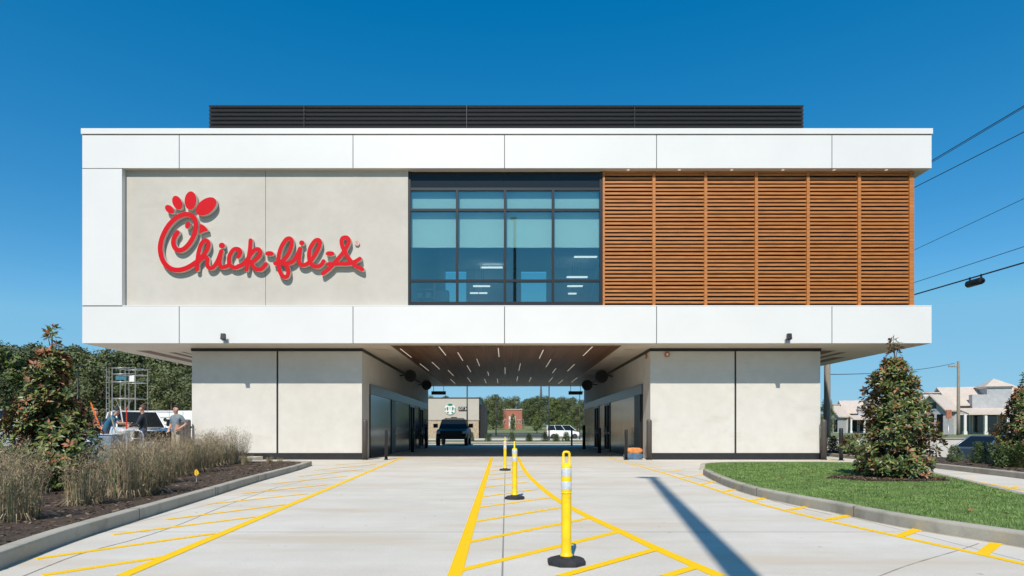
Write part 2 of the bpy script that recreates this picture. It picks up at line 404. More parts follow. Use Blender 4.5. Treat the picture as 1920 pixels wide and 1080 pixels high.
# right lawn island
RK=[gr(x,y) for x,y in ((1318,890),(1345,905),(1400,926),(1480,945),(1560,961),(1640,979),(1740,998),(1850,1016),(1920,1028),(2100,1062),(2500,1130))]
RKc=cr(RK,5)
back=[gr(x,y,.15) for x,y in ((1322,872),(1330,868),(1390,865.5),(1480,865),(1560,865.5),(1640,869),(1700,876),(1760,889),(1850,910),(1925,928),(2200,985))]
back=cr(back,4)
struct(strip(list(reversed(RKc)),-.17,0,-.05,.15,'kerb',M['kerb'],bevel=.025))
struct(strip(back,-.02,.14,-.05,.15,'kerb',M['kerb'],bevel=.02))
ipoly=[(p.x+.10,p.y+.10) for p in RKc]
ipoly=[(p.x,p.y) for p in reversed(back)]+ipoly
struct(MB().prism(ipoly,-.05,.135).build('lawn_soil',M['lawnbase'],fix=True))
TR=gr(1668,897,.15)
def lawn():
    rnd=random.Random(3); vs=[];fs=[];ms=[]; k=0
    while k<115000:
        y=rnd.uniform(5.2,19.6); x=rnd.uniform(3.8,12)
        if rnd.random()>min(1,(9.5/y)**1.3): continue
        if not in_poly(x,y,ipoly): continue
        e=((x-TR.x)/1.25)**2+((y-TR.y)/.75)**2
        if e<1+.25*sin(7*math.atan2(y-TR.y,x-TR.x)): continue
        k+=1
        a=rnd.uniform(0,2*pi); h=rnd.uniform(.014,.036); w=rnd.uniform(.003,.007)*(y/9); l=rnd.uniform(-.03,.03); l2=rnd.uniform(-.03,.03)
        b=len(vs); z=.134
        vs+=[(x-cos(a)*w,y-sin(a)*w,z),(x+cos(a)*w,y+sin(a)*w,z),(x+l,y+l2,z+h)]
        fs.append((b,b+1,b+2)); q=rnd.random(); ms.append(2 if q<.035 else 1 if q<.35 else 0)
    mb=MB(); mb.v=vs; mb.f=fs; mb.m=ms; mb.sm=[False]*len(fs)
    o=mb.build('lawn_grass',[M['lawn1'],M['lawn2'],M['lawn3']]); o['kind']='stuff'
lawn()
mr=[(TR.x+1.2*(1+.08*sin(5*t))*cos(t),TR.y+.72*(1+.08*cos(3*t))*sin(t)) for t in [2*pi*i/28 for i in range(28)]]
struct(MB().prism(mr,.1,.158).build('mulch_ring',M['mulch']))
scatter_chips('mulch_chips',mr,2600,.158,CH,TR.x-1.3,TR.x+1.3,TR.y-.8,TR.y+.8,(.008,.03))
FL=[mat('fallen_leaf',(.30,.12,.05),.7,0,.4,6),mat('fallen_leaf_dark',(.14,.06,.03),.7,0,.4,6)]
scatter_chips('fallen_leaves',ipoly,75,.165,FL,4,11,6,18,(.018,.036))
scatter_chips('fallen_leaves',mr,60,.17,FL,TR.x-1.3,TR.x+1.3,TR.y-.8,TR.y+.8,(.02,.04))
scatter_chips('fallen_leaves',poly,70,.13,FL,-14,-4,4,18,(.02,.045))

KJ=mat('kerb_joint_dark',(.14,.12,.10),.9)  # dark colour of the joint lines, thin bands set across the kerb
def kerb_joints(P,w0,w1,step):
    d=0; nxt=step*.6
    for a,b in zip(P,P[1:]):
        l=(b-a).length
        while nxt<d+l:
            q=a.lerp(b,(nxt-d)/l); t_=(b-a).normalized()*.006
            struct(strip([q-t_,q+t_],w0-.003,w1+.003,-.02,.153,'kerb_joint',KJ)); nxt+=step
        d+=l
GDIRT=mottled('gutter_dirt',(.44,.375,.28),(.34,.28,.20),(.54,.48,.39),3,9,.95,.2)
struct(strip(LKc,-.035,-.001,.002,.0062,'gutter_dirt',GDIRT)); struct(strip(list(reversed(RKc)),.001,.035,.002,.0062,'gutter_dirt',GDIRT))
kerb_joints(LKc,0,.17,3.0); kerb_joints(list(reversed(RKc)),-.17,0,2.6)
# right planting bed beyond the side lane
K2=[(10.4,7.0),(11.4,11),(12.35,14.7),(13.2,19.2),(13.9,23.5),(14.6,28.5),(15.1,33)]
K2c=cr([Vector((a,b,0)) for a,b in K2],5)
struct(strip(K2c,-.17,0,-.05,.15,'kerb',M['kerb'],bevel=.02))
bp=[(p.x+.15,p.y) for p in K2c]+[(17.1,33),(17.1,7)]
struct(MB().prism(bp,-.6,.125).build('planting_bed',M['mulch'],fix=True))
scatter_chips('mulch_chips',bp,2500,.125,CH,11,17,8,30)

# painted lines
def line(pts,w,name='lane_marking',z=.009):
    struct(strip(pts,-w/2,w/2,z-.004,z,name,M['paint']))
def gl(*a): return [gr(x,y) for x,y in a]
line(gl((205,1096),(232,1080),(755,857.5)),.115)
for i,(a,b,c,d) in enumerate(((80,1080,305,1046),(68,1049,405,1001),(212,1003.5,478,970),(312,975,532,947),(390,946,575,926.5),(455,926,612,909.5),(512,907.5,650,893),(560,894,680,880.5),(590,882,705,871),(630,872,722,865))):
    line(gl((a,b),(c,d)),.085 if i<7 else .07,z=.0095+.0002*i)
line(gl((812,1170),(854,1076),(922,858)),.115)
line(cr(gl((971,857),(978,872),(992,893),(1030,927),(1075,955),(1160,996),(1232,1030),(1305,1062),(1420,1112)),4),.115)
for i,(a,b,c,d) in enumerate(((862,1071,1168,996),(877,1018,1108,971.5),(888,979.5,1060,951),(895,952.5,1030,934),(903,932.5,1006,918),(908,914.5,990,904),(914,900.5,984,893),(918,891,978,884),(921,883,973,877.5),(924,876,970,871.5))):
    line(gl((a,b),(c,d)),.085 if i<6 else .07,z=.0095+.0002*i)
line(gl((1010,1094),(1238,1029)),.085,z=.0119); line(gl((1232,1087),(1310,1063)),.085,z=.0121)
line(cr(gl((1140,858),(1175,868),(1220,880),(1300,905),(1400,938),(1480,960),(1560,979),(1690,1008),(1850,1043),(1960,1068),(2060,1090)),4),.085)
for i,(a,b,c,d) in enumerate(((1190,871,1225,869),(1212,877,1240,875.5),(1242,886,1282,881),(1272,896.5,1332,888.5),(1312,909.5,1358,899.5),(1358,922,1396,915.5),(1410,939.5,1452,931),(1480,957,1518,950),(1555,975,1594,967),(1688,1006,1722,993),(1842,1040,1868,1020))):
    line(gl((a,b),(c,d)),.10 if i>1 else .06,z=.0095+.0002*i)
line(cr([Vector(p) for p in ((12.6,24.0,0),(11.9,20,0),(11.3,16.1,0),(10.8,14.4,0),(9.97,11.8,0),(9.0,9.0,0))],4),.09)
line(gl((1806,901),(1822,898.5)),.1); line(gl((1885,917),(1908,913)),.1,z=.0097); line(gl((1530,867.5),(1600,865.5)),.08)
J=mat('gutter_joint',(.33,.285,.22),.9,0,.3,4)
struct(strip(cr(gl((40,1083),(150,1040),(260,1010),(340,983),(420,950),(520,914)),4),-.006,.006,.004,.0075,'gutter_joint',J))
struct(strip(cr(gl((1620,1094),(1700,1062),(1800,1032),(1835,1020)),4),-.006,.006,.004,.0075,'gutter_joint',J))
struct(strip(cr(gl((1270,888),(1330,903),(1400,925),(1480,948),(1560,966)),4),-.006,.006,.004,.0075,'gutter_joint',J))

# ---------------------------------------------------------------- the restaurant
Yf=23.15; Yp=24.5; SC=F/Yf
B=empty('restaurant_building',(0,Yp,0),0,'two storey white panelled drive through restaurant standing on two beige piers','building')
BO=(0,Yp,0)
def bp_(mb,name,m,parent=B,bevel=0,label=None):
    o=mb.build(name,m,parent,BO,bevel)
    if label: o['label']=label
    return o
ZC0,ZT,ZB1,ZL1,ZL0=12.345,12.56,11.07,5.88,4.46
bx=MB(); bx.box(-15.97,16.03,23.2,38.3,11.085,12.4); bx.box(-15.97,16.03,23.2,38.3,4.475,5.865)
bx.box(-15.97,-15.6,23.5,38.3,5.866,11.084); bx.box(-15.97,-14.5,23.2,23.49,5.866,11.084)
bx.box(15.3,15.66,23.9,38.3,5.866,11.084)
bp_(bx,'frame_core',M['white'])
ed=[-16.0,-12.34,-5.78,-.06,5.68,12.30,16.06]
for i in range(6):
    a,b=ed[i]+(.013 if i else 0),ed[i+1]-(.013 if i<5 else 0)
    if i:
        for z0,z1 in ((ZB1,ZC0-.03),(ZL0,ZL1-.03)): bp_(MB().box(ed[i]-.012,ed[i]+.012,Yf+.02,23.195,z0+.002,z1),'panel_joint',M['dark'])
    bp_(MB().box(a,b,Yf,23.196,ZB1,ZC0-.03),'fascia_panel',M['white'],bevel=.004)
    bp_(MB().box(a,b,Yf,23.196,ZL0,ZL1-.03),'fascia_panel',M['white'],bevel=.004)
bp_(MB().box(-16.0,-14.5,Yf,23.196,ZL1+.006,ZB1-.024),'fascia_panel',M['white'],bevel=.004)
bp_(MB().box(-14.49,16.06,Yf,23.45,ZL1-.024,ZL1+.012),'sill',M['white'])
bp_(MB().box(-15.99,16.05,Yf+.02,23.195,ZC0-.029,ZC0-.001),'panel_joint',M['frame']); bp_(MB().box(-15.99,-14.5,Yf+.02,23.195,ZB1-.023,ZB1-.001),'panel_joint',M['dark']); bp_(MB().box(-15.99,-14.5,Yf+.02,23.195,ZL1-.029,ZL1+.005),'panel_joint',M['dark'])
for sx in (-1,1):
    x0,x1=(-16.0,-15.972) if sx<0 else (16.032,16.06)
    for (ya,yb) in ((23.2,28.2),(28.212,33.2),(33.212,38.3)):
        bp_(MB().box(x0,x1,ya,yb,ZB1,ZC0-.012),'fascia_panel',M['white']); bp_(MB().box(x0,x1,ya,yb,ZL0,ZL1-.012),'fascia_panel',M['white'])
cp=MB(); cp.box(-16.03,16.09,23.11,23.35,ZC0,ZT); cp.box(-16.03,-15.8,23.351,38.1,ZC0,ZT); cp.box(15.86,16.09,23.351,38.1,ZC0,ZT); cp.box(-16.03,16.09,38.101,38.34,ZC0,ZT)
bp_(cp,'coping',M['white'],bevel=.01)
bp_(MB().box(-15.8,15.86,23.36,38.09,12.401,12.43),'roof_deck',M['soffit'])
so=MB(); so.box(-14.49,16.0,23.2,23.49,11.068,11.084); so.box(15.665,16.0,23.5,38.2,11.068,11.084); bp_(so,'soffit',M['soffit'])
so=MB(); so.box(-15.96,-4.47,23.2,38.3,4.452,4.474); so.box(4.47,16.02,23.2,38.3,4.452,4.474); so.box(-4.47,4.47,23.2,23.68,4.452,4.474)
so.box(-12.6,-4.47,38.301,45.5,4.452,4.474); so.box(4.47,12.6,38.301,45.5,4.452,4.474); so.box(-4.47,4.47,44.1,45.5,4.452,4.474)
bp_(so,'soffit',M['soffit'])
bp_(MB().box(-12.6,12.6,38.301,45.5,4.475,5.1),'rear_canopy',M['dark'])
bp_(MB().box(-4.46,4.46,23.69,44.09,4.445,4.473),'wood_ceiling',M['plank'])
for sx in (-1,1):
    a,b=sorted((sx*13.0,sx*15.2))
    wc=bp_(MB().box(a,a+.55,25.2,37.5,4.446,4.4515).box(a+1.0,a+1.3,25.8,37.5,4.446,4.4515).box(a+1.7,b,27.5,37.5,4.446,4.4515),'soffit_inlay',M['soffit_wood'])
    for xx,ya,yb in ((13.5,25.6,28.5),(14.1,27.5,31.5),(14.7,30.2,34.5)):
        MB().box(sx*xx-.05,sx*xx+.05,ya,yb,4.438,4.4455).build('slot_diffuser',M['black'],wc,BO)
    for (ya) in (24.8,27.6,30.5,33.5): 
        x=sx*5.05; bp_(MB().box(x-.25,x+.25,ya,ya+.16,4.446,4.4515),'soffit_vent',M['rail'])
# recessed stucco panels
x0,x1,xj=XF(236,23.38),XF(765,23.38),XF(498,23.38)
for a,b in ((-14.49,xj-.008),(xj+.008,x1)):
    bp_(MB().box(a,b,23.38,23.5,ZL1+.012,11.066),'stucco_panel',M['panel'])
# interior of the upper floor
M['floor']=mat('floor_finish',(.22,.22,.22),.6); M['room']=mat('room_paint',(.50,.54,.55),.8)
it=MB(); it.box(x1-.1,15.3,23.9,37.9,5.866,5.9,0); it.box(x1-.1,x1,23.5,37.9,5.9,11.06,1); it.box(x1-.1,15.3,23.9,37.9,11.06,11.08,1)
wx=[x1-.1,-4.06,-2.45,.92,2.5,15.3]
for i in (0,2,4): it.box(wx[i],wx[i+1],37.7,37.9,5.9,11.059,1)
for i in (1,3): it.box(wx[i],wx[i+1],37.7,37.9,5.9,9.0,1); it.box(wx[i],wx[i+1],37.7,37.9,10.98,11.059,1)
bp_(it,'interior_lining',[M['floor'],M['room']])
for i in (1,3): bp_(MB().box(wx[i],wx[i+1],38.1,38.12,9.0,10.98),'rear_window',glass_mat('clear_glass',(.84,.86,.80),.03) if i==1 else bpy.data.materials['clear_glass'])
bk=MB(); bk.box(x1-.2,wx[1],37.91,38.29,5.9,11.06); bk.box(wx[2],wx[3],37.91,38.29,5.9,11.06); bk.box(wx[4],15.3,37.91,38.29,5.9,11.06)
for i in (1,3): bk.box(wx[i],wx[i+1],37.91,38.29,5.9,8.99)
bk.box(-15.6,x1-.21,37.9,38.29,5.866,11.08)
bp_(bk,'rear_wall',M['panel'])
# curtain wall
Yw=23.44
mx=[XF(q,Yw) for q in (767,857,946.8,1037,1127)]; mz=[ZF(q,Yw) for q in (568,526,393,354)]
zt_=11.066; wb=mz[0]
fr=MB()
for i,x in enumerate(mx):
    w=.055 if i in (0,4) else .045
    fr.box(x-w,x+w,Yw,Yw+.20,5.893,zt_ if i in (0,4) else mz[3]-.0505)
for z,w in ((mz[0]-.02,.07),(mz[1],.045),(mz[2],.045),(mz[3],.05)):
    for i in range(4):
        a=mx[i]+(.056 if i==0 else (.001 if z==mz[3] else .046)); b=mx[i+1]-(.056 if i==3 else (0 if z==mz[3] else .046)); fr.box(a,b,Yw+.012,Yw+.19,z-w,z+w)
win=bp_(fr,'window',M['frame'])
for i in range(4):
    a=mx[i]+.05; b=mx[i+1]-.05
    for z0,z1 in ((mz[0],mz[1]),(mz[1],mz[2]),(mz[2],mz[3])):
        MB().box(a,b,Yw+.06,Yw+.075,z0+.04,z1-.04).build('pane',M['glass'],win,BO)
    MB().box(mx[i]+(.05 if i==0 else .002),mx[i+1]-(.05 if i==3 else .002),Yw+.04,Yw+.10,mz[3]+.051,zt_-.005).build('spandrel',mat('spandrel_glass',(.016,.022,.028),.18,spec=.25) if i==0 else bpy.data.materials['spandrel_glass'],win,BO)
    MB().box(a-.02,b+.02,Yw+.245,Yw+.255,ZF(464,Yw+.245),mz[3]+.05).build('roller_shade',M['shade'],win,BO)
    MB().tube([(a-.02,Yw+.25,ZF(464,Yw+.245)),(b+.02,Yw+.25,ZF(464,Yw+.245))],.022).build('shade_bar',M['white'],win,BO)
# timber screen
px=[1132,1226,1323,1418,1515,1611,1709]; Ys=23.42
sx_=[XF(q,Ys) for q in px]
sc=MB()
for i,x in enumerate(sx_):
    w=.056 if i in(1,2,3,4,5) else (.04 if i==0 else .09)
    sc.box(x-w,x+w,Ys-.025,Ys+.14,5.893,11.066)
sc.box(sx_[0]+.041,sx_[-1]-.091,Ys+.004,Ys+.13,11.0,11.064); sc.box(sx_[0]+.041,sx_[-1]-.091,Ys+.004,Ys+.13,5.895,5.955)
scr=bp_(sc,'timber_screen',M['wood_slat'])
for i in range(6):
    a=sx_[i]+(.041 if i==0 else .057); b=sx_[i+1]-(.091 if i==5 else .057); sl=MB()
    z=6.03
    rr=random.Random(i)
    while z<10.97:
        j=rr.uniform(-.006,.006); t=.026
        sl.add([(a,Ys+.03,z+j),(b,Ys+.03,z+j+rr.uniform(-.004,.004)),(b,Ys+.11,z+j+.012),(a,Ys+.11,z+j+.012),
                (a,Ys+.03,z+j+.08),(b,Ys+.03,z+j+.08),(b,Ys+.11,z+j+.092),(a,Ys+.11,z+j+.092)],[(3,2,1,0),(4,5,6,7),(0,1,5,4),(1,2,6,5),(2,3,7,6),(3,0,4,7)])
        z+=.1435
    sl.build('slat_panel',M['wood_slat'],scr,BO)
bp_(MB().box(sx_[0]-.08,15.65,23.78,23.89,5.9,11.06),'screen_backing',M['black'])
# roof louvre
YL=25.2; lz0=12.43; lz1=ZF(197,YL)
lx0,lx1=XF(391,YL),XF(1507.5,YL)
lv=MB(); n=6; zs=ZF(243,YL); p=(lz1-zs)/n
for k in range(-2,n):
    z=zs+p*k
    lv.add([(lx0,YL,z+p*.98),(lx1,YL,z+p*.98),(lx1,YL+.12,z+p*.30),(lx0,YL+.12,z+p*.30),(lx0,YL+.02,z+p),(lx1,YL+.02,z+p),(lx1,YL+.14,z+p*.36),(lx0,YL+.14,z+p*.36)],
           [(0,1,2,3),(7,6,5,4),(4,5,1,0),(3,2,6,7),(0,3,7,4),(2,1,5,6)])
for q in (570,875,1190): 
    x=XF(q,YL); lv.box(x-.007,x+.007,YL-.004,YL+.1,lz0,lz1)
lo=bp_(lv,'roof_louvre',M['louver'])
bx=MB(); bx.box(lx0+.05,lx1-.05,YL+.16,YL+.2,lz0,lz1-.06); bx.box(lx0+.05,lx0+.1,YL+.2,36,lz0,lz1-.06); bx.box(lx1-.1,lx1-.05,YL+.2,36,lz0,lz1-.06); bx.box(lx0+.05,lx1-.05,36,36.05,lz0,lz1-.06)
bp_(bx,'plant_screen',M['louver'])
# piers
for s in (-1,1):
    a,b=sorted((s*5.80,s*12.5))
    pc=MB().box(a,b,24.56,45.4,0,4.451); bp_(pc,'pier_core',M['dark'])
    xs_=sorted((s*5.76,s*12.55)); xm=XF(520,Yp) if s<0 else XF(1379,Yp)
    for u,v in ((xs_[0],xm-.04),(xm+.04,xs_[1])): bp_(MB().box(u,v,Yp,24.555,.27,4.33),'pier_panel',M['pier'])
    bp_(MB().box(xs_[0]-.012,xs_[1]+.012,Yp-.02,24.556,.0,.262),'plinth',M['dark']); bp_(MB().box(xs_[0]-.03,xs_[1]+.03,Yp-.02,24.557,4.336,4.4505),'head_trim',M['black'])
    u,v=sorted((s*5.76,s*5.798)); bp_(MB().box(u,v,24.558,45.4,0,4.33),'tunnel_wall',M['pier'])
    u,v=sorted((s*5.74,s*5.799)); bp_(MB().box(u,v,24.56,45.4,4.336,4.4505),'head_trim',M['black'])
    u,v=sorted((s*12.502,s*12.55)); bp_(MB().box(u,v,24.558,45.4,.27,4.33),'side_panel',M['pier'])
    bp_(MB().box(a,b,45.401,45.45,0,4.45),'rear_panel',M['pier'])
    # steel cladding with doors, on the tunnel side
    doors=[(30.4,31.4),(36.2,38.0),(40.2,42.0)] if s<0 else [(25.95,27.1),(33.6,35.4),(37.6,39.4)]
    cuts=[25.8]+[q for d in doors for q in d]+[44.8]
    X1=s*5.70; X0=s*5.759
    for k in range(0,len(cuts),2):
        ya,yb=cuts[k],cuts[k+1]; m=max(1,round((yb-ya)/2.6)); w=(yb-ya)/m
        for j in range(m):
            if w<.1: continue
            u,v=sorted((X0,X1)); bp_(MB().box(u,v,ya+j*w+.006,ya+(j+1)*w-.006,.02,2.70),'steel_cladding',M['clad'],bevel=.004)
    u,v=sorted((X0,s*5.69)); bp_(MB().box(u,v,25.8,44.8,2.712,3.12),'steel_header',mat('steel_header_finish',(.12,.118,.112),.35,0,.1,2) if s<0 else bpy.data.materials['steel_header_finish'])
    for k,(ya,yb) in enumerate(doors):
        u,v=sorted((s*5.758,s*5.66))
        if k==0:
            d=bp_(MB().box(u,v,ya,yb,.02,2.70),'door',M['black'],label='plain black service door')
            MB().tube([(s*5.60,yb-.14,.95),(s*5.60,yb-.14,1.25)],.018).build('handle',M['rail'],d,BO)
        else:
            f=MB(); f.box(u,v,ya,ya+.08,.02,2.70); f.box(u,v,yb-.08,yb,.02,2.70); f.box(u,v,ya+.08,yb-.08,2.58,2.70); f.box(u,v,ya+.08,yb-.08,.02,.14); f.box(u,v,(ya+yb)/2-.05,(ya+yb)/2+.05,.14,2.58)
            f.box(u,v,ya+.08,yb-.08,1.0,1.07)
            d=bp_(f,'door',M['frame'],label='glazed metal framed door')
            MB().box(s*5.74-.005,s*5.74+.005,ya+.08,yb-.08,.14,2.58).build('pane',mat('dark_door_glass',(.01,.012,.015),.06,spec=.9) if 'dark_door_glass' not in bpy.data.materials else bpy.data.materials['dark_door_glass'],d,BO)
            hd=MB()
            for y in ((ya+yb)/2-.12,(ya+yb)/2+.12): hd.tube([(s*5.62,y,.9),(s*5.62,y,1.4)],.018)
            hd.build('handle',M['rail'],d,BO)

# strip lights in the wood ceiling
strips=[((751,654),(771,670)),((782,678),(808,698)),((804,674),(829,696)),((822,650),(837,666)),((858,661),(868,676)),((837,691),(853,707)),((873,682),(885,700)),((893,673),(900,686)),((934,653),(936,669)),((947,686),(947,703)),((914,697),(917,704)),((875,706),(884,718)),((845,711),(853,719)),((908,710),(912,719)),((932,709),(934,719)),
 ((1018,656),(1012,672)),((1036,669),(1021,692)),((1110,650),(1094,667)),((1081,679),(1061,699)),((1042,691),(1036,699)),((977,676),(972,699)),((996,706),(992,717)),((1037,706),(1028,718)),((1088,704),(1068,720)),((1055,712),(1047,720)),((971,700),(969,719))]
for i,((xa,ya),(xb,yb)) in enumerate(strips):
    Y0=F*3.29/(CY-ya); Y1=F*3.29/(CY-yb); Y0=max(Y0,23.8); Y1=min(Y1,44.0)
    ym=(ya+yb)/2; x=(xa+xb)/2; X=(x-CX)*3.29/(CY-ym); X=max(-4.4,min(4.4,X)); L_=min(3.4,max(1.2,Y1-Y0)); Yc=(Y0+Y1)/2
    o=MB().box(-.016,.016,-L_/2,L_/2,-.012,.0).build('ceiling_strip_light',M['lit']); o.location=(X,Yc,4.4445)
    tag(o,'slim lit strip light set lengthwise in the brown plank tunnel ceiling','ceiling light','strip lights in the plank ceiling')
ld=MB().lathe([(.055,0),(.06,.012)],16)
d0=ld.build('recessed_downlight',M['lit'])
for i,q in enumerate((1178,1274,1372,1468,1564,1662)):
    o=d0 if i==0 else d0.copy()
    if i: COL.objects.link(o)
    o.location=(XF(q,23.3),23.3,11.056); tag(o,'small round downlight above bay %s of the timber screen, counting from the left'%('one','two','three','four','five','six')[i],'downlight','downlights above the timber screen')
# ceiling panels seen through the window
for i,(x,y,Yd,w) in enumerate(((780,482,34.9,.9),(922,502,36.5,1.3),(1098,482,34.9,1.3),(1082,520,35.5,1.2),(903,537,36,1.0),(1078,537,36,.9),(889,550,37,.5),(906,550,37,.5),(1073,551,37,.5))):
    z=min(11.05,ZF(y,Yd)); e=empty('ceiling_light',(XF(x,Yd),Yd,z),0,('lit panel at the far left of the upper window','lit panel left of the middle mullion of the upper window','topmost lit panel in the right window bay','second lit panel down in the right window bay','long lit panel low in the second window bay','third lit panel down in the right window bay','left one of a close low pair of lit panels in the second window bay','right one of a close low pair of lit panels in the second window bay','lowest small lit panel in the right window bay')[i],'ceiling light','light panels inside the upper room')
    MB().box(-w/2,w/2,-.16,.16,0,.03).build('diffuser',M['litcool'],e)
    if z<11.0: MB().tube([(0,0,.03),(0,0,11.06-z)],.01).build('hanger',M['black'],e)
# shelf and pole inside
sh=empty('storage_shelf',(XF(797,26),26,5.9),0,'white storage shelf with small boxes inside the lower left window corner','shelf')
m=MB()
for z in (.5,.85,1.2): m.box(-.42,.42,-.2,.2,z,z+.03)
for x in (-.42,.39): m.box(x,x+.03,-.2,.2,0,1.5)
m.build('rack',M['white'],sh)
m=MB()
for i,(x,z) in enumerate(((-.3,.53),(0,.53),(.22,.53),(-.2,.88),(.15,.88))): m.box(x-.1,x+.1,-.15,.15,z,z+.2)
m.build('boxes',M['shade'],sh)
tag(MB().tube([(XF(1104,25.5),25.5,ZF(566,25.5)-.3),(XF(1123,25.2),25.2,ZF(486,25.2))],.018).build('leaning_pole',M['white']),'thin white pole leaning inside the right end of the upper window','pole')
tag(MB().box(XF(816,27),XF(842,27),26.8,27.2,5.9,ZF(546,27)).build('cabinet',M['rail'],bevel=.02),'grey cabinet beside the white shelf inside the upper window','cabinet')
# ---------------------------------------------------------------- red script sign on the left stucco panel
YS=23.38
SG=empty('sign',(XF(490,YS),YS,ZF(450,YS)),0,'large red script channel letter restaurant sign with a rooster comb on the first letter','sign')
FS=F/23.2
def sp(px,py): return ((px-490)/FS-.0, (450-py)/FS)
def z5(u,v): return (280+u/5.683,350+v/5.683)
def z6(u,v): return (450+u/7.68,430+v/7.68)
KS=[0]
def face(mb,pts,depth):                               # closed outline -> red face, pale return
    n=len(pts); yf=-depth; yb=-.035
    b=len(mb.v)
    mb.add([(p[0],yf,p[1]) for p in pts]+[(p[0],yb,p[1]) for p in pts],[tuple(range(n))],0)
    for i in range(n):
        j=(i+1)%n; mb.f.append((b+i,b+n+i,b+n+j,b+j)); mb.m.append(1); mb.sm.append(False)
def stroke(mb,pts,hw):
    KS[0]+=1
    P=[Vector(sp(*q)) for q in pts]; P=cr([Vector((q.x,q.y,0)) for q in P],9); n=len(P); base=.172+KS[0]*.0013
    Ls=[];Rs=[];D=[]
    for i in range(n):
        d=(P[min(i+1,n-1)]-P[max(i-1,0)]).normalized(); nn=Vector((-d.y,d.x,0)); Ls.append(P[i]+nn*hw); Rs.append(P[i]-nn*hw); D.append(base+.008*i/n)
    vs=[];fs=[];ms=[]
    for i in range(n):
        vs+=[(Ls[i].x,-D[i],Ls[i].y),(Rs[i].x,-D[i],Rs[i].y),(Ls[i].x,-.035,Ls[i].y),(Rs[i].x,-.035,Rs[i].y)]
    for i in range(n-1):
        a=i*4;b=a+4
        mb.add([],[]) 
        fs+=[((a,a+1,b+1,b),0),((a+2,a,b,b+2),1),((a+1,a+3,b+3,b+1),1)]
    o=len(mb.v); mb.v.extend(vs)
    for f,m in fs: mb.f.append(tuple(o+k for k in f)); mb.m.append(m); mb.sm.append(False)
    for e in (0,n-1):                                 # rounded ends
        d=(P[min(e+1,n-1)]-P[max(e-1,0)]).normalized()*(1 if e else -1); nn=Vector((-d.y,d.x,0))
        arc=[P[e]+(nn*cos(t)+d*sin(t))*hw for t in [pi*k/10 for k in range(11)]]
        face(mb,[(q.x,q.y) for q in arc],D[e]+.0004)
def blob(mb,c,a,b,dx,dy,scale):
    KS[0]+=1
    C=sp(*c); t0=math.atan2(-dy,dx); a/=scale*FS; b/=scale*FS
    face(mb,[(C[0]+a*cos(t)*cos(t0)-b*sin(t)*sin(t0),C[1]+a*cos(t)*sin(t0)+b*sin(t)*cos(t0)) for t in [2*pi*k/32 for k in range(32)]],.172+KS[0]*.0013)
SM=[M['red'],M['cream']]
def L5(*a): return [z5(a[i],a[i+1]) for i in range(0,len(a),2)]
def L6(*a): return [z6(a[i],a[i+1]) for i in range(0,len(a),2)]
mb=MB(); stroke(mb,L5(318,503,285,555,276,620,300,675,345,693,395,672,445,620,487,550,511,470,513,395,488,338,440,313,380,314,300,352,222,432,163,540,136,650,146,752,182,832,242,886,312,904,392,891,462,858,530,812),.092)
mb.build('capital_letter',SM,SG)
mb=MB(); hw=.079
stroke(mb,L5(527,897,530,830,543,720,572,628,612,588,646,605,648,655,615,722,560,778,528,815),hw)
stroke(mb,L5(528,835,570,785,612,762,637,785,636,845,662,884,708,866,750,800,786,705),hw)
stroke(mb,L5(787,705,773,780,770,840,792,872,832,868,872,846),hw)
stroke(mb,L5(968,762,990,715,968,682,920,685,880,740,868,800,880,850,922,876,972,868,1022,838),hw)
blob(mb,z5(793,643),33,31,1,0,5.683)
stroke(mb,L6(180,180,172,300,150,440,122,602),hw)
stroke(mb,L6(0,552,62,530,130,455,188,375,240,318,290,308,322,350,303,408,240,470,185,490),hw)
stroke(mb,L6(190,495,222,560,272,596,332,594,380,552,402,522),hw)
mb.build('script_lettering',SM,SG)
mb=MB(); blob(mb,z6(452,370),64,35,1,0,7.68); mb.build('hyphen',SM,SG)
mb=MB()
stroke(mb,L6(535,510,600,498,680,440,745,335,774,222,764,168,728,153,680,182,620,285,584,420,586,560,622,668,670,708,712,690,724,622,700,548,645,500),hw)
stroke(mb,L6(590,492,690,512,780,488,840,415,893,302),hw)
stroke(mb,L6(897,305,882,400,878,482,910,530,968,532,1040,482,1112,385,1166,278,1180,205,1150,175,1100,198,1042,290,1022,400,1040,490,1090,550,1158,556,1208,522,1230,482),hw)
blob(mb,z6(918,217),38,36,1,0,7.68)
mb.build('script_lettering',SM,SG)
mb=MB(); blob(mb,z6(1325,372),64,35,1,0,7.68); mb.build('hyphen',SM,SG)
mb=MB()
stroke(mb,L6(1222,655,1312,588,1420,470,1520,350,1580,245,1596,188,1575,148,1541,140,1506,152,1491,192,1502,262,1540,350,1600,450,1682,540,1788,598),hw)
stroke(mb,L6(1300,522,1450,520,1580,518,1670,494,1755,446),hw*.95)
mb.build('script_lettering',SM,SG)
for c,a,b,dx,dy in (((238,258),57,37,85,75),((320,188),78,49,62,140),((461,165),98,63,-14,190),((628,228),125,78,195,-150)):
    mb=MB(); blob(mb,z5(*c),a,b,dx,dy,5.683); mb.build('comb_lobe',SM,SG)
mb=MB(); blob(mb,z5(432,427),39,27,14,-36,5.683); mb.build('eye',SM,SG)
mb=MB(); face(mb,[sp(*z5(*q)) for q in ((545,521),(556,470),(556,412),(580,416),(606,432),(630,456),(647,482),(620,490),(590,500))],.17); mb.build('beak',SM,SG)
mb=MB(); C=sp(*z6(1702,210)); r=.095
face(mb,[(C[0]+r*cos(t),C[1]+r*sin(t)) for t in [2*pi*k/24 for k in range(24)]],.06)
mb.m=[1]*len(mb.m)
rm=mb.build('registered_mark',SM,SG)
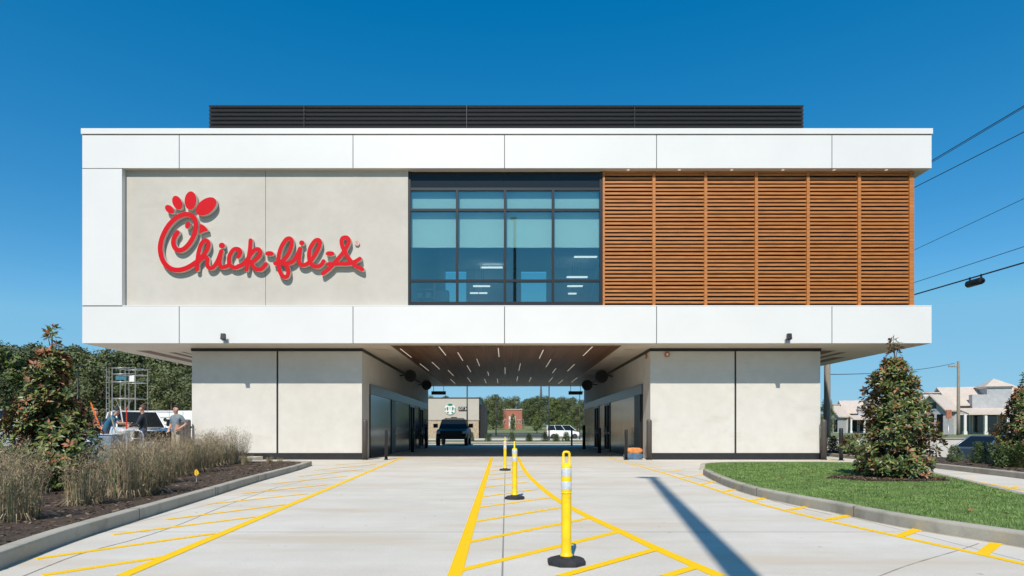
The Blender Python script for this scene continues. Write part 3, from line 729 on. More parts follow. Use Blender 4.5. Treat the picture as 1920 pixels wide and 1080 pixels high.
def text_mesh(txt,size,depth,name,m,parent,loc,rx=R(90)):
    cu=bpy.data.curves.new(name,'FONT'); cu.body=txt; cu.size=size; cu.extrude=depth; cu.align_x='CENTER'; cu.align_y='CENTER'
    t=bpy.data.objects.new(name,cu); COL.objects.link(t)
    me=bpy.data.meshes.new_from_object(t.evaluated_get(bpy.context.evaluated_depsgraph_get()))
    bpy.data.objects.remove(t)
    me.materials.clear(); me.materials.append(m)
    o=bpy.data.objects.new(name,me); COL.objects.link(o); o.parent=parent; o.location=loc; o.rotation_euler=(rx,0,0); return o
text_mesh('R',.12,.004,'letter',M['red'],rm,(C[0],-.066,C[1]))
mb=MB(); n=24
mb.add([(C[0]+q*cos(2*pi*k/n),-.064,C[1]+q*sin(2*pi*k/n)) for q in (.085,.070) for k in range(n)],[(k,(k+1)%n,n+(k+1)%n,n+k) for k in range(n)]); mb.build('ring',M['red'],rm)

# ---------------------------------------------------------------- fixtures
def floodlight(x,lab):
    e=empty('floodlight',(XF(x,22.95),23.148,4.47),0,lab,'floodlight','floodlights on the lower white band'); e.scale=(.72,.72,.78)
    MB().box(-.13,.16,-.04,0,0,.18).build('mounting_plate',M['rail'],e,bevel=.008)
    MB().tube([(.1,-.03,.1),(.1,-.18,.14),(.09,-.22,.2)],.022).build('arm',M['rail'],e)
    h=MB(); h.add([(-.12,-.40,.14),(.10,-.40,.14),(.10,-.17,.10),(-.12,-.17,.10),(-.12,-.34,.42),(.10,-.34,.42),(.10,-.20,.40),(-.12,-.20,.40)],[(3,2,1,0),(4,5,6,7),(0,1,5,4),(1,2,6,5),(2,3,7,6),(3,0,4,7)])
    h.build('lamp_head',M['dark'],e,bevel=.01)
    MB().box(-.10,.08,-.235,-.205,.06,.085).build('lens',M['lamp'],e)
floodlight(419,'dark box floodlight on the lower white band above the left pier')
floodlight(1480,'dark box floodlight on the lower white band above the right pier')
def strobe(loc,rz,lab):
    e=empty('alarm_horn',loc,rz,lab,'alarm horn','alarm horns at the right tunnel corner')
    MB().lathe([(.085,0),(.11,-.02),(.11,-.05),(.09,-.07)],20,axis='y').build('body',mat('alarm_orange',(.42,.13,.04),.4) if 'alarm_orange' not in bpy.data.materials else bpy.data.materials['alarm_orange'],e)
    MB().lathe([(.05,-.07),(.05,-.078),(.03,-.082)],16,axis='y').build('lens',M['lamp'],e)
strobe((XF(1251,24.45),24.498,4.20),0,'round orange alarm horn on the front of the right pier')
strobe((5.758,25.1,4.20),R(-90),'round orange alarm horn round the corner on the right tunnel wall')
def fan(x,y,Y,s,lab,wallx):
    X=XF(x,Y); Z=ZF(y,Y); r=.33*s
    e=empty('wall_fan',(X,Y,Z),0,lab,'fan','round black fans high on the tunnel walls')
    m=MB()
    for q in (-.12,.12):
        m.lathe([(r-.02,q-.012),(r,q),(r-.02,q+.012)],28,axis='y')
    for k in range(20):
        t=2*pi*k/20
        for q in (-.13,.13): m.tube([(r*.18*cos(t),q*1.15,r*.18*sin(t)),(r*.97*cos(t),q,r*.97*sin(t))],.006,5)
    m.lathe([(r,-.12),(r*1.02,0),(r,.12)],28,axis='y'); 
    m.build('cage',M['black'],e)
    MB().lathe([(r*.2,-.16),(r*.22,0),(r*.15,.2)],16,axis='y').build('motor',M['dark'],e)
    b=MB()
    for k in range(4):
        t=2*pi*k/4+.4
        b.add([(r*.18*cos(t),-.04,r*.18*sin(t)),(r*.85*cos(t-.25),-.04,r*.85*sin(t-.25)),(r*.9*cos(t+.4),.05,r*.9*sin(t+.4)),(r*.2*cos(t+.8),.05,r*.2*sin(t+.8))],[(0,1,2,3)])
    b.build('blades',M['black'],e)
    MB().tube([(0,.1,0),(0,.1,.12),((wallx-X)*.97,.1,.02)],.03).build('bracket',M['black'],e)
fan(770,705,33,.95,'nearer round black fan high on the left tunnel wall',-5.76); fan(800,722,40,.95,'farther round black fan high on the left tunnel wall',-5.76)
fan(1128,706,33,1.03,'nearer round black fan high on the right tunnel wall',5.76); fan(1101,722,38.5,1.0,'farther round black fan high on the right tunnel wall',5.76)
M['led']=mat('led_panel',(.09,.018,.012),.3)
for x0,x1,lab,wx_ in ((809,836,'thin hanging board with dim red display at the left tunnel exit',-5.75),(1066,1092,'thin dark hanging board at the right tunnel exit',5.75)):
    a,b=XF(x0,44.6),XF(x1,44.6); z0=ZF(740,44.6); z1=ZF(733.5,44.6)
    e=empty('lane_sign',((a+b)/2,44.6,z0),0,lab,'lane sign'); w=(b-a)/2
    MB().box(-w,w,-.06,.06,0,z1-z0).build('housing',M['black'],e,bevel=.01)
    MB().box(-w*.8,w*.8,-.066,-.061,(z1-z0)*.3,(z1-z0)*.7).build('display',M['led'] if wx_<0 else M['dark'],e)
    for q in (-w*.7,w*.7): MB().tube([(q,0,z1-z0),(q,0,4.45-z0)],.018).build('hanger',M['black'],e)
# posts and bollards
def corner_post(x,lab,top=.0):
    X=XF(x,24.3); e=MB(); r=.105
    e.lathe([(r,0),(r,1.52),(r*.9,1.57),(r*.5,1.60)],24)
    e.lathe([(r+.02,0),(r+.02,.03)],24)
    o=e.build('bollard',M['bronze']); o.location=(X,24.28,.004); tag(o,lab,'bollard','thick brown bollards at the pier corners')
corner_post(684.5,'thick brown bollard at the left tunnel corner'); corner_post(1217,'thick brown bollard at the right tunnel corner')
corner_post(353,'thick brown bollard at the outer corner of the left pier'); corner_post(1544,'thick brown bollard at the outer corner of the right pier')
def bollard(x,Y,lab,h=1.2,r=.06,X=None):
    m=MB(); m.lathe([(r,0),(r,h-.03),(r*.8,h),(r*.3,h+.01)],18); m.lathe([(r+.035,0),(r+.035,.02),(r+.01,.025)],18)
    m.lathe([(r+.004,h*.80),(r+.004,h*.80+.03)],18)
    o=m.build('bollard',M['black']); o.location=(XF(x,Y),Y,.004); tag(o,lab,'bollard','slim black bollards around the tunnel')
bollard(724,24.3,'slim black bollard nearest the left tunnel mouth'); bollard(1174,24.3,'slim black bollard in front of the stacked bundles at the right tunnel mouth')
bollard(1124,31.5,'slim black bollard before the right glazed doors, nearer of three',1.3,.09); bollard(1095,39,'slim black bollard at the right wall, middle of three',1.5,.1); bollard(1072,47.5,'slim black bollard standing alone just past the right tunnel exit',1.35,.07)
bollard(773,33.5,'slim black bollard by the left glazed doors, nearer of two',1.25,.09); bollard(799,41,'slim black bollard by the left glazed doors, farther of two',1.4,.09)
bollard(1577,23.8,'slim black bollard standing alone right of the right pier',1.25,.075)
# soft bundles by the right tunnel mouth
def bundle(name,loc,lx,ly,lz,m,lab,cat,seed):
    rr=random.Random(seed); bm=bmesh.new(); bmesh.ops.create_cube(bm,size=1); bmesh.ops.subdivide_edges(bm,edges=bm.edges,cuts=6,use_grid_fill=True)
    for v in bm.verts:
        q=v.co.copy(); k=1-.22*(abs(q.x*2)**4)*(abs(q.z*2)**2); w=.05*sin(q.x*19+seed)+.04*sin(q.y*15+q.z*9)
        v.co=Vector((q.x*lx*(1-.12*abs(q.z*2)**3),q.y*ly*k,(q.z*(k)+w*(.5+q.z))*lz+.5*lz))
    me=bpy.data.meshes.new(name); bm.to_mesh(me); bm.free(); me.materials.append(m)
    for p in me.polygons: p.use_smooth=True
    o=bpy.data.objects.new(name,me); COL.objects.link(o); o.location=loc; return tag(o,lab,cat)
bundle('tarp_bundle',(5.12,24.75,.0),.72,.5,.27,mat('blue_tarp',(.07,.13,.20),.5,0,.5,9,.3,30),'folded blue tarp bundle on the ground beneath an orange one','tarp',1)
bundle('tarp_bundle',(5.14,24.75,.25),.64,.45,.22,mat('orange_tarp',(.62,.22,.06),.55,0,.3,9,.3,30),'folded orange tarp bundle lying on the blue one','tarp',2)
# yellow delineator posts
def delineator(p,rz,lab):
    e=empty('delineator_post',(p.x,p.y,.008),rz,lab,'delineator','yellow delineator posts along the lane divider')
    b=MB(); n=8; ro=.172
    oc=lambda r:[(r*cos(2*pi*k/n+pi/8),r*sin(2*pi*k/n+pi/8)) for k in range(n)]
    v=[(x,y,0) for x,y in oc(ro)]+[(x,y,.03) for x,y in oc(ro)]+[(x,y,.048) for x,y in oc(ro*.80)]+[(x,y,.05) for x,y in oc(.075)]+[(x,y,.066) for x,y in oc(.066)]
    b.add(v,[tuple(reversed(range(8)))]+[(r*8+k,r*8+(k+1)%8,(r+1)*8+(k+1)%8,(r+1)*8+k) for r in range(4) for k in range(8)]+[tuple(range(32,40))])
    b.build('base',M['rubber'],e)
    t=MB(); t.lathe([(.058,.06),(.055,.075),(.046,.09),(.0425,.12),(.0425,.615),(.0445,.62),(.0445,.83),(.043,.842),(.034,.85)],28); 
    t.lathe([(.0455,.604),(.0455,.616)],28)
    t.build('tube',M['yellow'],e)
    for z0,z1 in ((.637,.708),(.752,.82)): MB().lathe([(.0447,z0),(.0453,z0+.001),(.0453,z1-.001),(.0447,z1)],28).build('reflective_band',M['tape'],e)
    l=MB(); w=.026; l.tube([(-w,0,.845),(-w,0,.945),(-w+.006,0,.958),(0,0,.962),(w-.006,0,.958),(w,0,.945),(w,0,.845)],[.0115]*7,10); l.box(-.034,.034,-.011,.011,.848,.868)
    l.build('handle_loop',M['yellow'],e)
delineator(gr(1062,1058),0,'yellow delineator post with white bands nearest the camera'); delineator(gr(965,936),R(78),'middle yellow delineator post of three'); delineator(gr(947,882.5),R(95),'farthest yellow delineator post of three')
# marking flags
def flag(p,z,lab,s=1):
    e=empty('marker_flag',(p.x,p.y,z),0,lab,'flag')
    MB().tube([(0,0,-.03),(.004,0,.26*s)],.003,6).build('wire',M['rail'],e)
    f=MB(); f.add([(.0,0,.26*s),(.045,.01,.20*s),(.05,.015,.16*s),(.0,0,.11*s),(-.035,-.01,.15*s),(-.03,-.01,.22*s)],[(0,1,2,3,4,5)]); f.build('cloth',mat('flag_yellow',(.85,.52,.01),.5) if 'flag_yellow' not in bpy.data.materials else bpy.data.materials['flag_yellow'],e)
flag(gr(368,903,.115),.115,'small yellow marker flag in the mulch between grass clumps and kerb')

# ---------------------------------------------------------------- poles and wires
tip_=Vector((3.61,15.2,0)); ph=18.3; k=ph/math.tan(R(SUN_EL)); base=tip_-Vector((sin(R(SUN_AZ)),cos(R(SUN_AZ)),0))*k
e=empty('light_mast',(base.x,base.y,0),0,'tall dark lighting mast standing behind the viewpoint, its long shadow crossing the concrete','light mast')
m=MB(); m.lathe([(.155,0),(.15,2),(.115,ph-.2),(.11,ph)],16); m.build('pole',M['dark'],e)
m=MB(); m.box(-.34,.14,-.14,.14,ph-.22,ph); m.build('lamp_head',M['dark'],e,bevel=.02)
def utility_pole(X,Y,z,h,r,lab,arm=False):
    e=empty('utility_pole',(X,Y,z),0,lab,'utility pole','wooden utility poles on the right')
    MB().lathe([(r,-.2),(r*.97,2),(r*.75,h-.05),(r*.6,h)],14).build('shaft',M['polewood'],e)
    if arm:
        MB().box(-.9,.1,-.05,.05,h-.55,h-.45).build('crossarm',M['polewood'],e)
        for q in (-.8,-.35): MB().lathe([(.03,h-.45),(.05,h-.40),(.03,h-.33)],10,c=(q,0,0)).build('insulator',M['rail'],e)
    return e
utility_pole(XF(1551,33.6),33.6,.75,12.0,.17,'thick weathered wooden utility pole rising behind the right pier')
utility_pole(XF(1797,56),56,.75,ZF(677,56)-.75,.14,'slim wooden utility pole before the pale roofed shops',True)
utility_pole(18.9,-3.0,-.0,12.8,.17,'wooden utility pole carrying the cables nearer the camera, right of the view')
def wire(p0,p1,sag,r,name,lab,cat='cable',group='overhead cables on the right'):
    P=[Vector(p0).lerp(Vector(p1),t/24)-Vector((0,0,sag*4*(t/24)*(1-t/24))) for t in range(25)]
    o=MB().tube(P,r,6).build(name,M['cable']); return tag(o,lab,cat,group)
def thru(z1,x2,y2):                                    # a cable from the far pole through a sight line, on to the near pole
    A=Vector((XF(1551,33.6)+.17,33.6,z1)); 
    s=(x2-CX)/F                                        # plane of travel: line X from A to near pole
    Bx,By=18.75,-3.0
    t=(s*A.y-A.x)/((Bx-A.x)-s*(By-A.y)); Y=A.y+t*(By-A.y); Z=ZF(y2,Y)
    z2=A.z+(Z-A.z)/t
    return A,Vector((Bx,By,z2))
for y0,y1,r,lab in ((414,196,.016,'topmost overhead cable running from the building corner to the upper right'),(417,199,.012,'overhead cable just under the topmost one, nearly touching it'),(431,245,.016,'third overhead cable from the top'),(542,370,.010,'thin overhead cable in the middle of the five spans'),(581,460,.012,'overhead cable just above the thick black one'),(598,490,.028,'thick black lowest overhead cable with a splice case hanging on it')):
    A,Bv=thru(ZF(y0,33.6),1920,y1); wire(A,Bv,.05,r,'overhead_cable',lab)
Ap,Bp=thru(ZF(598,33.6),1920,490)
s=(1828-CX)/F; t=(s*Ap.y-Ap.x)/((Bp.x-Ap.x)-s*(Bp.y-Ap.y)); q=Ap.lerp(Bp,t); d=(Bp-Ap).normalized()
e=empty('splice_case',(q.x,q.y,q.z-.05),0,'black splice case hanging under the thick overhead cable','splice case')
L0=.75
MB().tube([d*-L0*.62+Vector((0,0,-.22)),d*-L0*.5+Vector((0,0,-.2)),d*-L0*.45+Vector((0,0,-.2)),d*L0*.4+Vector((0,0,-.2)),d*L0*.5+Vector((0,0,-.2)),d*L0*.56+Vector((0,0,-.18))],[.03,.09,.135,.135,.10,.03],14).build('case',M['black'],e)
for k in (-.25,.3): MB().tube([d*k+Vector((0,0,-.08)),d*k+Vector((0,0,.05))],.03,8).build('clamp',M['dark'],e)
wire((XF(1551,33.6),33.6,ZF(702,33.6)),(XF(1796,56)-.3,56,ZF(681,56)),.25,.022,'overhead_cable','cable strung between the thick pole and the slim pole by the shops')
# ---------------------------------------------------------------- vehicles (front is +x)
def paintm(name,c,metal=.0,rough=.25): return mat(name,c,rough,metal,0,coat=.6)
PW=paintm('vehicle_white',(.74,.74,.73)); PS=paintm('vehicle_silver',(.50,.52,.54),.4); PK=mat('vehicle_black',(.009,.010,.011),.4,0,spec=.15); PB=paintm('vehicle_blue',(.09,.13,.18),.3,.35)
def vehicle(name,label,cat,loc,rz,paint,secs,gh,wheels,wr,W,trim,kind='sedan',scale=1,bed=None):
    e=empty(name,loc,rz,label,cat); e.scale=(scale,)*3
    body=MB(); n=0
    prof=lambda zb,zt,h:[(-h*.9,zb),(-h*.985,zb+.10),(-h,zb+(zt-zb)*.5),(-h*.985,zt-.12),(-h*.94,zt-.03),(-h*.84,zt),(h*.84,zt),(h*.94,zt-.03),(h*.985,zt-.12),(h,zb+(zt-zb)*.5),(h*.985,zb+.10),(h*.9,zb)]
    vs=[]
    for (x,zb,zt,h) in secs: vs+=[(x,y,z) for y,z in prof(zb,zt,h)]
    N=12; fs=[]
    for i in range(len(secs)-1):
        for k in range(N): fs.append((i*N+k,i*N+(k+1)%N,(i+1)*N+(k+1)%N,(i+1)*N+k))
    body.add(vs,fs,0,True); b=(len(secs)-1)*N
    body.add([vs[k] for k in range(N)],[tuple(range(N))]); body.add([vs[b+k] for k in range(N)],[tuple(reversed(range(N)))])
    # arches
    for wx in wheels:
        for s in (-1,1):
            body.lathe([(wr*1.16,-.012*s if s<0 else 0),(wr*1.16,.012*s)],20,1,'y',(wx,s*(W/2-.004),wr*1.02),False)
    bo=body.build('body',[paint,M['black']],e,fix=True)
    xr,xf,zb,rr,rf,zr,hb,hr=gh
    g=MB(); g.add([(xr,-hb,zb-.02),(xf,-hb,zb-.02),(xf,hb,zb-.02),(xr,hb,zb-.02),(rr,-hr,zr-.03),(rf,-hr,zr-.03),(rf,hr,zr-.03),(rr,hr,zr-.03)],[(3,2,1,0),(4,5,6,7),(0,1,5,4),(1,2,6,5),(2,3,7,6),(3,0,4,7)])
    g.build('window_glass',M['glassdark'],e)
    r=MB(); a=.03
    r.add([(rr-a,-hr-.01,zr-.05),(rf+a,-hr-.01,zr-.05),(rf+a,hr+.01,zr-.05),(rr-a,hr+.01,zr-.05),(rr+.04,-hr+.07,zr),(rf-.06,-hr+.07,zr),(rf-.06,hr-.07,zr),(rr+.04,hr-.07,zr)],[(3,2,1,0),(4,5,6,7),(0,1,5,4),(1,2,6,5),(2,3,7,6),(3,0,4,7)])
    for s in (-1,1):
        r.tube([(xr,s*hb,zb-.03),(rr,s*hr,zr-.04)],.045,6); r.tube([(xf,s*hb,zb-.03),(rf,s*hr,zr-.04)],.035,6)
        mids=[.45] if kind!='van' else [.3,.62]
        for q in mids:
            r.tube([(xr+(xf-xr)*q,s*(hb+.003),zb-.03),(rr+(rf-rr)*q,s*(hr+.003),zr-.04)],.035 if kind!='van' else .04,6)
    r.build('roof',paint,e,bevel=.012)
    x1=secs[-1][0]; x0=secs[0][0]; zh=secs[-1][2]; hw=secs[-1][3]
    for wx in wheels:
        for s in (-1,1):
            w=MB().lathe([(wr*.62,-.10),(wr*.92,-.115),(wr,-.08),(wr,.08),(wr*.92,.115),(wr*.62,.10)],24,axis='y',c=(wx,s*(W/2-.10),wr)).build('wheel',M['tyre'],e)
            m=MB().lathe([(wr*.62,s*.09),(wr*.60,s*.112),(wr*.5,s*.085),(wr*.18,s*.10),(wr*.1,s*.11)],20,axis='y',c=(wx,s*(W/2-.10),wr))
            m.build('rim',M['rim'],w)
    t=trim
    fr=MB(); fr.box(x1-.02,x1+.015,-hw*t['gw'],hw*t['gw'],t['g0'],t['g1']); 
    go=fr.build('grille',M['black'],e,bevel=.01)
    if t.get('bars'):
        m=MB(); n=t['bars']
        for k in range(n): z=t['g0']+(t['g1']-t['g0'])*(k+.5)/n; m.box(x1+.012,x1+.03,-hw*t['gw']*.95,hw*t['gw']*.95,z-.015,z+.015)
        m.build('grille_bar',M['dark'],go)
    for s in (-1,1):
        y0,y1=sorted((s*hw*t['l0'],s*hw*.97)); MB().box(x1-.07,x1+.012,y0,y1,t['h0'],t['h1']).build('headlight',M['lamp'],e,bevel=.015)
        y0,y1=sorted((s*secs[0][3]*.82,s*secs[0][3]*.99)); MB().box(x0-.012,x0+.06,y0,y1,t['t0'],t['t1']).build('taillight',M['taillamp'],e,bevel=.01)
        m=MB(); mx=xf-.25; y=s*(W/2); m.box(mx,mx+.1,*sorted((y,y+s*t['mir'])),zb+.03,zb+.03+t.get('mh',.16)); m.build('mirror',t.get('mm',paint),e,bevel=.03)
    m=MB(); m.box(x1-.06,x1+.05,-hw*.97,hw*.97,t['b0'],t['b1']); m.build('front_bumper',t['bm'],e,bevel=.03)
    m=MB(); m.box(x0-.05,x0+.06,-secs[0][3]*.97,secs[0][3]*.97,t['b0'],t['b1']); m.build('rear_bumper',t['bm'],e,bevel=.03)
    return e
sedan=dict(secs=[(-2.28,.42,.86,.72),(-2.15,.28,.98,.82),(-1.4,.22,1.0,.9),(0,.2,.98,.91),(1.0,.2,.95,.9),(1.7,.22,.86,.88),(2.15,.28,.76,.8),(2.3,.40,.66,.70)],
  gh=(-1.85,1.05,.97,-1.0,.25,1.44,.80,.60),wheels=(-1.35,1.38),wr=.32,W=1.82,trim=dict(gw=.6,g0=.42,g1=.58,l0=.55,h0=.56,h1=.68,t0=.72,t1=.86,mir=.14,b0=.3,b1=.42,bm=M['dark']))
van=dict(secs=[(-2.4,.42,1.22,.86),(-2.3,.32,1.24,.92),(-1,.28,1.22,.95),(1.2,.28,1.18,.95),(1.75,.3,1.02,.92),(2.2,.34,.92,.84),(2.36,.42,.80,.72)],
  gh=(-2.34,1.75,1.2,-2.26,.85,1.93,.90,.80),wheels=(-1.45,1.55),wr=.33,W=1.9,kind='van',trim=dict(gw=.55,g0=.48,g1=.66,l0=.55,h0=.64,h1=.8,t0=.9,t1=1.35,mir=.18,b0=.3,b1=.46,bm=M['dark']))
pick=dict(secs=[(-2.95,.62,1.28,.94),(-2.9,.52,1.30,.99),(-1.0,.45,1.30,1.0),(.9,.45,1.26,1.0),(1.6,.45,1.22,1.0),(2.5,.5,1.16,.98),(2.82,.55,1.08,.94)],
  gh=(-.95,1.25,1.26,-.75,.55,1.94,.90,.76),wheels=(-1.85,1.85),wr=.42,W=2.02,trim=dict(gw=.72,g0=.70,g1=1.08,l0=.74,h0=.86,h1=1.05,t0=.85,t1=1.22,mir=.30,mh=.3,mm=M['black'],b0=.5,b1=.70,bm=M['black'],bars=4))
def V(d,**k): q=dict(d); q.update(k); return q
vehicle('pickup_truck','black lifted pickup truck facing the camera at the far left end of the tunnel','truck',(XF(846,46.8),46.8+2.9,.004),R(-90),PK,**V(pick,scale=1.06))
bx_=bpy.data.objects['pickup_truck']; bx_.scale=(1.06,1.2,1.08)
m=MB()
for y in (-.6,.6): m.tube([(-.6,y,1.99),(.45,y,1.99)],.025)
for x in (-.5,0,.4): m.tube([(x,-.62,2.0),(x,.62,2.0)],.02)
m.box(-.45,.3,-.2,.15,2.02,2.09); m.build('roof_rack',M['black'],bx_)
vehicle('minivan','white minivan parked side on beyond the tunnel','van',(XF(1056,88),88,.04),0,PW,**van)
vehicle('pickup_truck','white crew cab pickup with dark front parked behind the workers','truck',(-17.2,28.3,.004),R(-45),PW,**V(pick,scale=1.06))
vehicle('parked_car','silver car half hidden behind the left magnolia','car',(-18.4,24.4,.004),R(0),PS,**V(sedan,scale=1.13))
vehicle('passenger_van','large white van cut by the left edge behind the left magnolia','van',(-24.7,28.6,.004),R(4),PW,**V(van,scale=1.12))
vehicle('parked_car','blue car parked beyond the right planting bed','car',(23.8,29.0,-.546),R(14),PB,**V(sedan,scale=1.02,gh=(-2.2,1.05,.97,-1.55,.25,1.46,.80,.63)))
vehicle('parked_car','white car behind the blue car and the right edge tree','car',(29.2,31.2,-.3),R(196),PW,**sedan)
t=empty('trailer',(-21.2,39.5,.004),0,'white box trailer parked behind the workers beside the left pier','trailer')
MB().box(-3.6,3.2,-1,1,.62,2.42).build('body',PW,t,bevel=.04)
m=MB()
for k in range(8): m.box(-3.4+k*.86,-3.37+k*.86,-1.012,-1.0,.66,2.38)
m.build('seam',M['rail'],t); 
for x in (-.5,.45):
    w=MB().lathe([(.2,-.1),(.33,-.1),(.35,0),(.33,.1),(.2,.1)],20,axis='y',c=(x,-.95,.35)).build('wheel',M['tyre'],t); MB().lathe([(.2,-.105),(.08,-.12)],14,axis='y',c=(x,-.95,.35)).build('rim',M['rim'],w)
MB().lathe([(.11,-.03),(.11,.0)],16,axis='y',c=(-.2,-1.0,1.85)).build('vent',M['black'],t)
# ---------------------------------------------------------------- scaffold tower
e=empty('scaffold_tower',(XF(232,35),35.6,.004),0,'grey metal scaffold tower with a blue banner on its guard rail','scaffold')
hw=.66; top=ZF(688,35)
for x in (-hw,hw):
    for y in (-.6,.6): MB().tube([(x,y,0),(x,y,top)],.027,8).build('standard',M['rail'],e)
m=MB()
for z in (.3,2.0,3.0,3.95,4.4,top-.06):
    for y in (-.6,.6): m.tube([(-hw,y,z),(hw,y,z)],.021,6)
    for x in (-hw,hw): m.tube([(x,-.6,z),(x,.6,z)],.021,6)
m.build('ledger',M['rail'],e)
m=MB(); 
for a,b in ((-hw,hw),(hw,-hw)): m.tube([(a*.7,-.62,1.0),(b*.7,-.62,3.0)],.018,6)
for x in (-.2,.3): m.tube([(x,-.6,.3),(x,-.6,top)],.02,6)
m.build('brace',M['rail'],e)
m=MB(); 
for q in (0,.16): m.tube([(-hw-.28+q,-.68,0),(-hw-.28+q,-.68,top)],.016,6)
for k in range(15): m.tube([(-hw-.28,-.68,.3*k+.3),(-hw-.12,-.68,.3*k+.3)],.012,6)
m.build('ladder',M['rail'],e)
MB().box(-hw,hw,-.55,.55,2.98,3.04).build('platform',mat('scaffold_plank',(.25,.18,.1),.8,0,.2,4),e)
MB().box(-.42,.18,-.66,-.645,4.05,4.25).build('banner',mat('banner_blue',(.03,.15,.22),.5,0,.9,22),e)
MB().box(.36,.64,-.66,-.645,3.95,4.28).build('notice_board',M['white'],e)

# ---------------------------------------------------------------- people
SKIN=mat('skin',(.52,.28,.19),.55,0,.08,9); SHOE=mat('shoe_leather',(.05,.04,.035),.6)
EYE=mat('eye_dark',(.02,.015,.012),.2)
def person(label,loc,rz,J,shirt,pants,hair,sleeve=.5,cap=None,scale=1.0):
    """J overrides joints of a standing figure that faces -y"""
    d=dict(pelvis=(0,0,.95),spine=(0,0,1.14),chest=(0,.0,1.36),neck=(0,.0,1.49),chin=(0,-.03,1.565),head=(0,-.02,1.655),crown=(0,0,1.735),
      shL=(-.18,0,1.42),elL=(-.25,.03,1.15),wrL=(-.27,-.05,.90),shR=(.18,0,1.42),elR=(.25,.03,1.15),wrR=(.27,-.05,.90),
      hiL=(-.09,0,.90),knL=(-.11,-.02,.50),anL=(-.12,.03,.09),toL=(-.13,-.15,.035),hiR=(.09,0,.90),knR=(.11,-.02,.50),anR=(.12,.03,.09),toR=(.13,-.15,.035))
    d.update(J); d={k:Vector(v) for k,v in d.items()}
    rad=dict(pelvis=.150,spine=.140,chest=.155,neck=.058,chin=.066,head=.088,crown=.062,sh=.078,el=.050,wr=.034,hi=.105,kn=.070,an=.048,to=.042)
    names=list(d); V_=[d[k] for k in names]; Rr=[rad.get(k,rad.get(k[:2])) for k in names]; ix={k:i for i,k in enumerate(names)}
    E=[(ix[a],ix[b]) for a,b in (('pelvis','spine'),('spine','chest'),('chest','neck'),('neck','chin'),('chin','head'),('head','crown'),('chest','shL'),('shL','elL'),('elL','wrL'),('chest','shR'),('shR','elR'),('elR','wrR'),('pelvis','hiL'),('hiL','knL'),('knL','anL'),('anL','toL'),('pelvis','hiR'),('hiR','knR'),('knR','anR'),('anR','toR'))]
    fd=(d['head']-d['crown']); 
    fwd=Vector((0,-1,0)) if 'fwd' not in d else d['fwd']
    fw=Vector((0,-1,0)); up=(d['crown']-d['chin']).normalized(); side=fw.cross(up).normalized(); fw=up.cross(side).normalized()
    if fw.y>0: fw=-fw
    def addv(p,r,par): V_.append(p); Rr.append(r); E.append((par,len(V_)-1)); return len(V_)-1
    hd=d['head']
    addv(hd+fw*.105-up*.005,.016,ix['head'])                      # nose
    for s in (-1,1): addv(hd+side*s*.098,.020,ix['head'])         # ears
    for s in 'LR':                                                # hands: palm, four fingers, thumb
        w=d['wr'+s]; fo=(w-d['el'+s]).normalized(); ax=fo.cross(Vector((0,0,1)) if abs(fo.z)<.9 else Vector((0,1,0))).normalized(); nn=ax.cross(fo)
        palm=addv(w+fo*.055,.036,ix['wr'+s])
        for q,l in ((-.030,.055),(-.010,.07),(.010,.075),(.030,.065)):
            a=addv(w+fo*.085+ax*q,.011,palm); b=addv(w+fo*(.085+l*.6)+ax*q*1.1+nn*.012,.0095,a); addv(w+fo*(.085+l)+ax*q*1.1+nn*.032,.008,b)
        a=addv(w+fo*.05-ax*.045+nn*.01,.012,palm); addv(w+fo*.09-ax*.058+nn*.025,.010,a)
    me=bpy.data.meshes.new('person'); me.from_pydata([tuple(v) for v in V_],E,[])
    o=bpy.data.objects.new('person',me); COL.objects.link(o)
    sm=o.modifiers.new('skin','SKIN'); sm.use_smooth_shade=True; sm.branch_smoothing=.3
    for i,v in enumerate(me.skin_vertices[0].data): v.radius=(Rr[i],Rr[i]); v.use_root=(i==ix['pelvis'])
    ss=o.modifiers.new('sub','SUBSURF'); ss.levels=1; ss.render_levels=1
    nm=bpy.data.meshes.new_from_object(o.evaluated_get(bpy.context.evaluated_depsgraph_get()))
    o.modifiers.clear(); o.data=nm; bpy.data.meshes.remove(me); nm.name='person'
    for mm in (SKIN,shirt,pants,SHOE): nm.materials.append(mm)
    seg=[('pelvis','spine',1),('spine','chest',1),('chest','neck',1),('chest','shL',1),('chest','shR',1),('neck','chin',0),('chin','head',0),('head','crown',0)]
    for s in 'LR': seg+=[('sh'+s,'el'+s,('arm',sleeve)),('el'+s,'wr'+s,('fore',sleeve)),('hi'+s,'kn'+s,2),('kn'+s,'an'+s,2),('an'+s,'to'+s,3)]
    for p in nm.polygons:
        c=p.center; best=None
        for a,b,mi in seg:
            A,Bq=d[a],d[b]; L=Bq-A; t=max(0,min(1.25 if a[:2]=='el' else 1,(c-A).dot(L)/L.length_squared)); dist=(c-(A+L*t)).length
            if best is None or dist<best[0]: best=(dist,mi,t)
        mi=best[1]
        if isinstance(mi,tuple):
            f=best[2]*.5+(.5 if mi[0]=='fore' else 0); mi=1 if f<mi[1] else 0
        if mi==1 and c.z<d['pelvis'].z-.04: mi=2
        p.material_index=mi; p.use_smooth=True
    o.location=loc; o.rotation_euler=(0,0,rz); o.scale=(scale,)*3
    tag(o,label,'person')
    h=MB(); c0=hd+up*.03-fw*.012; n=16
    prof=[]
    for j in range(7):
        th=j/6*1.75; prof.append((.103*sin(th)+.001,.115*cos(th)))
    vs=[];fs=[]
    for r,z in prof:
        for k in range(n):
            a=2*pi*k/n; q=c0+side*r*cos(a)+(-fw)*(r*1.06*sin(a))+up*(z if sin(a)>-.35 else max(z,.035))
            vs.append(q)
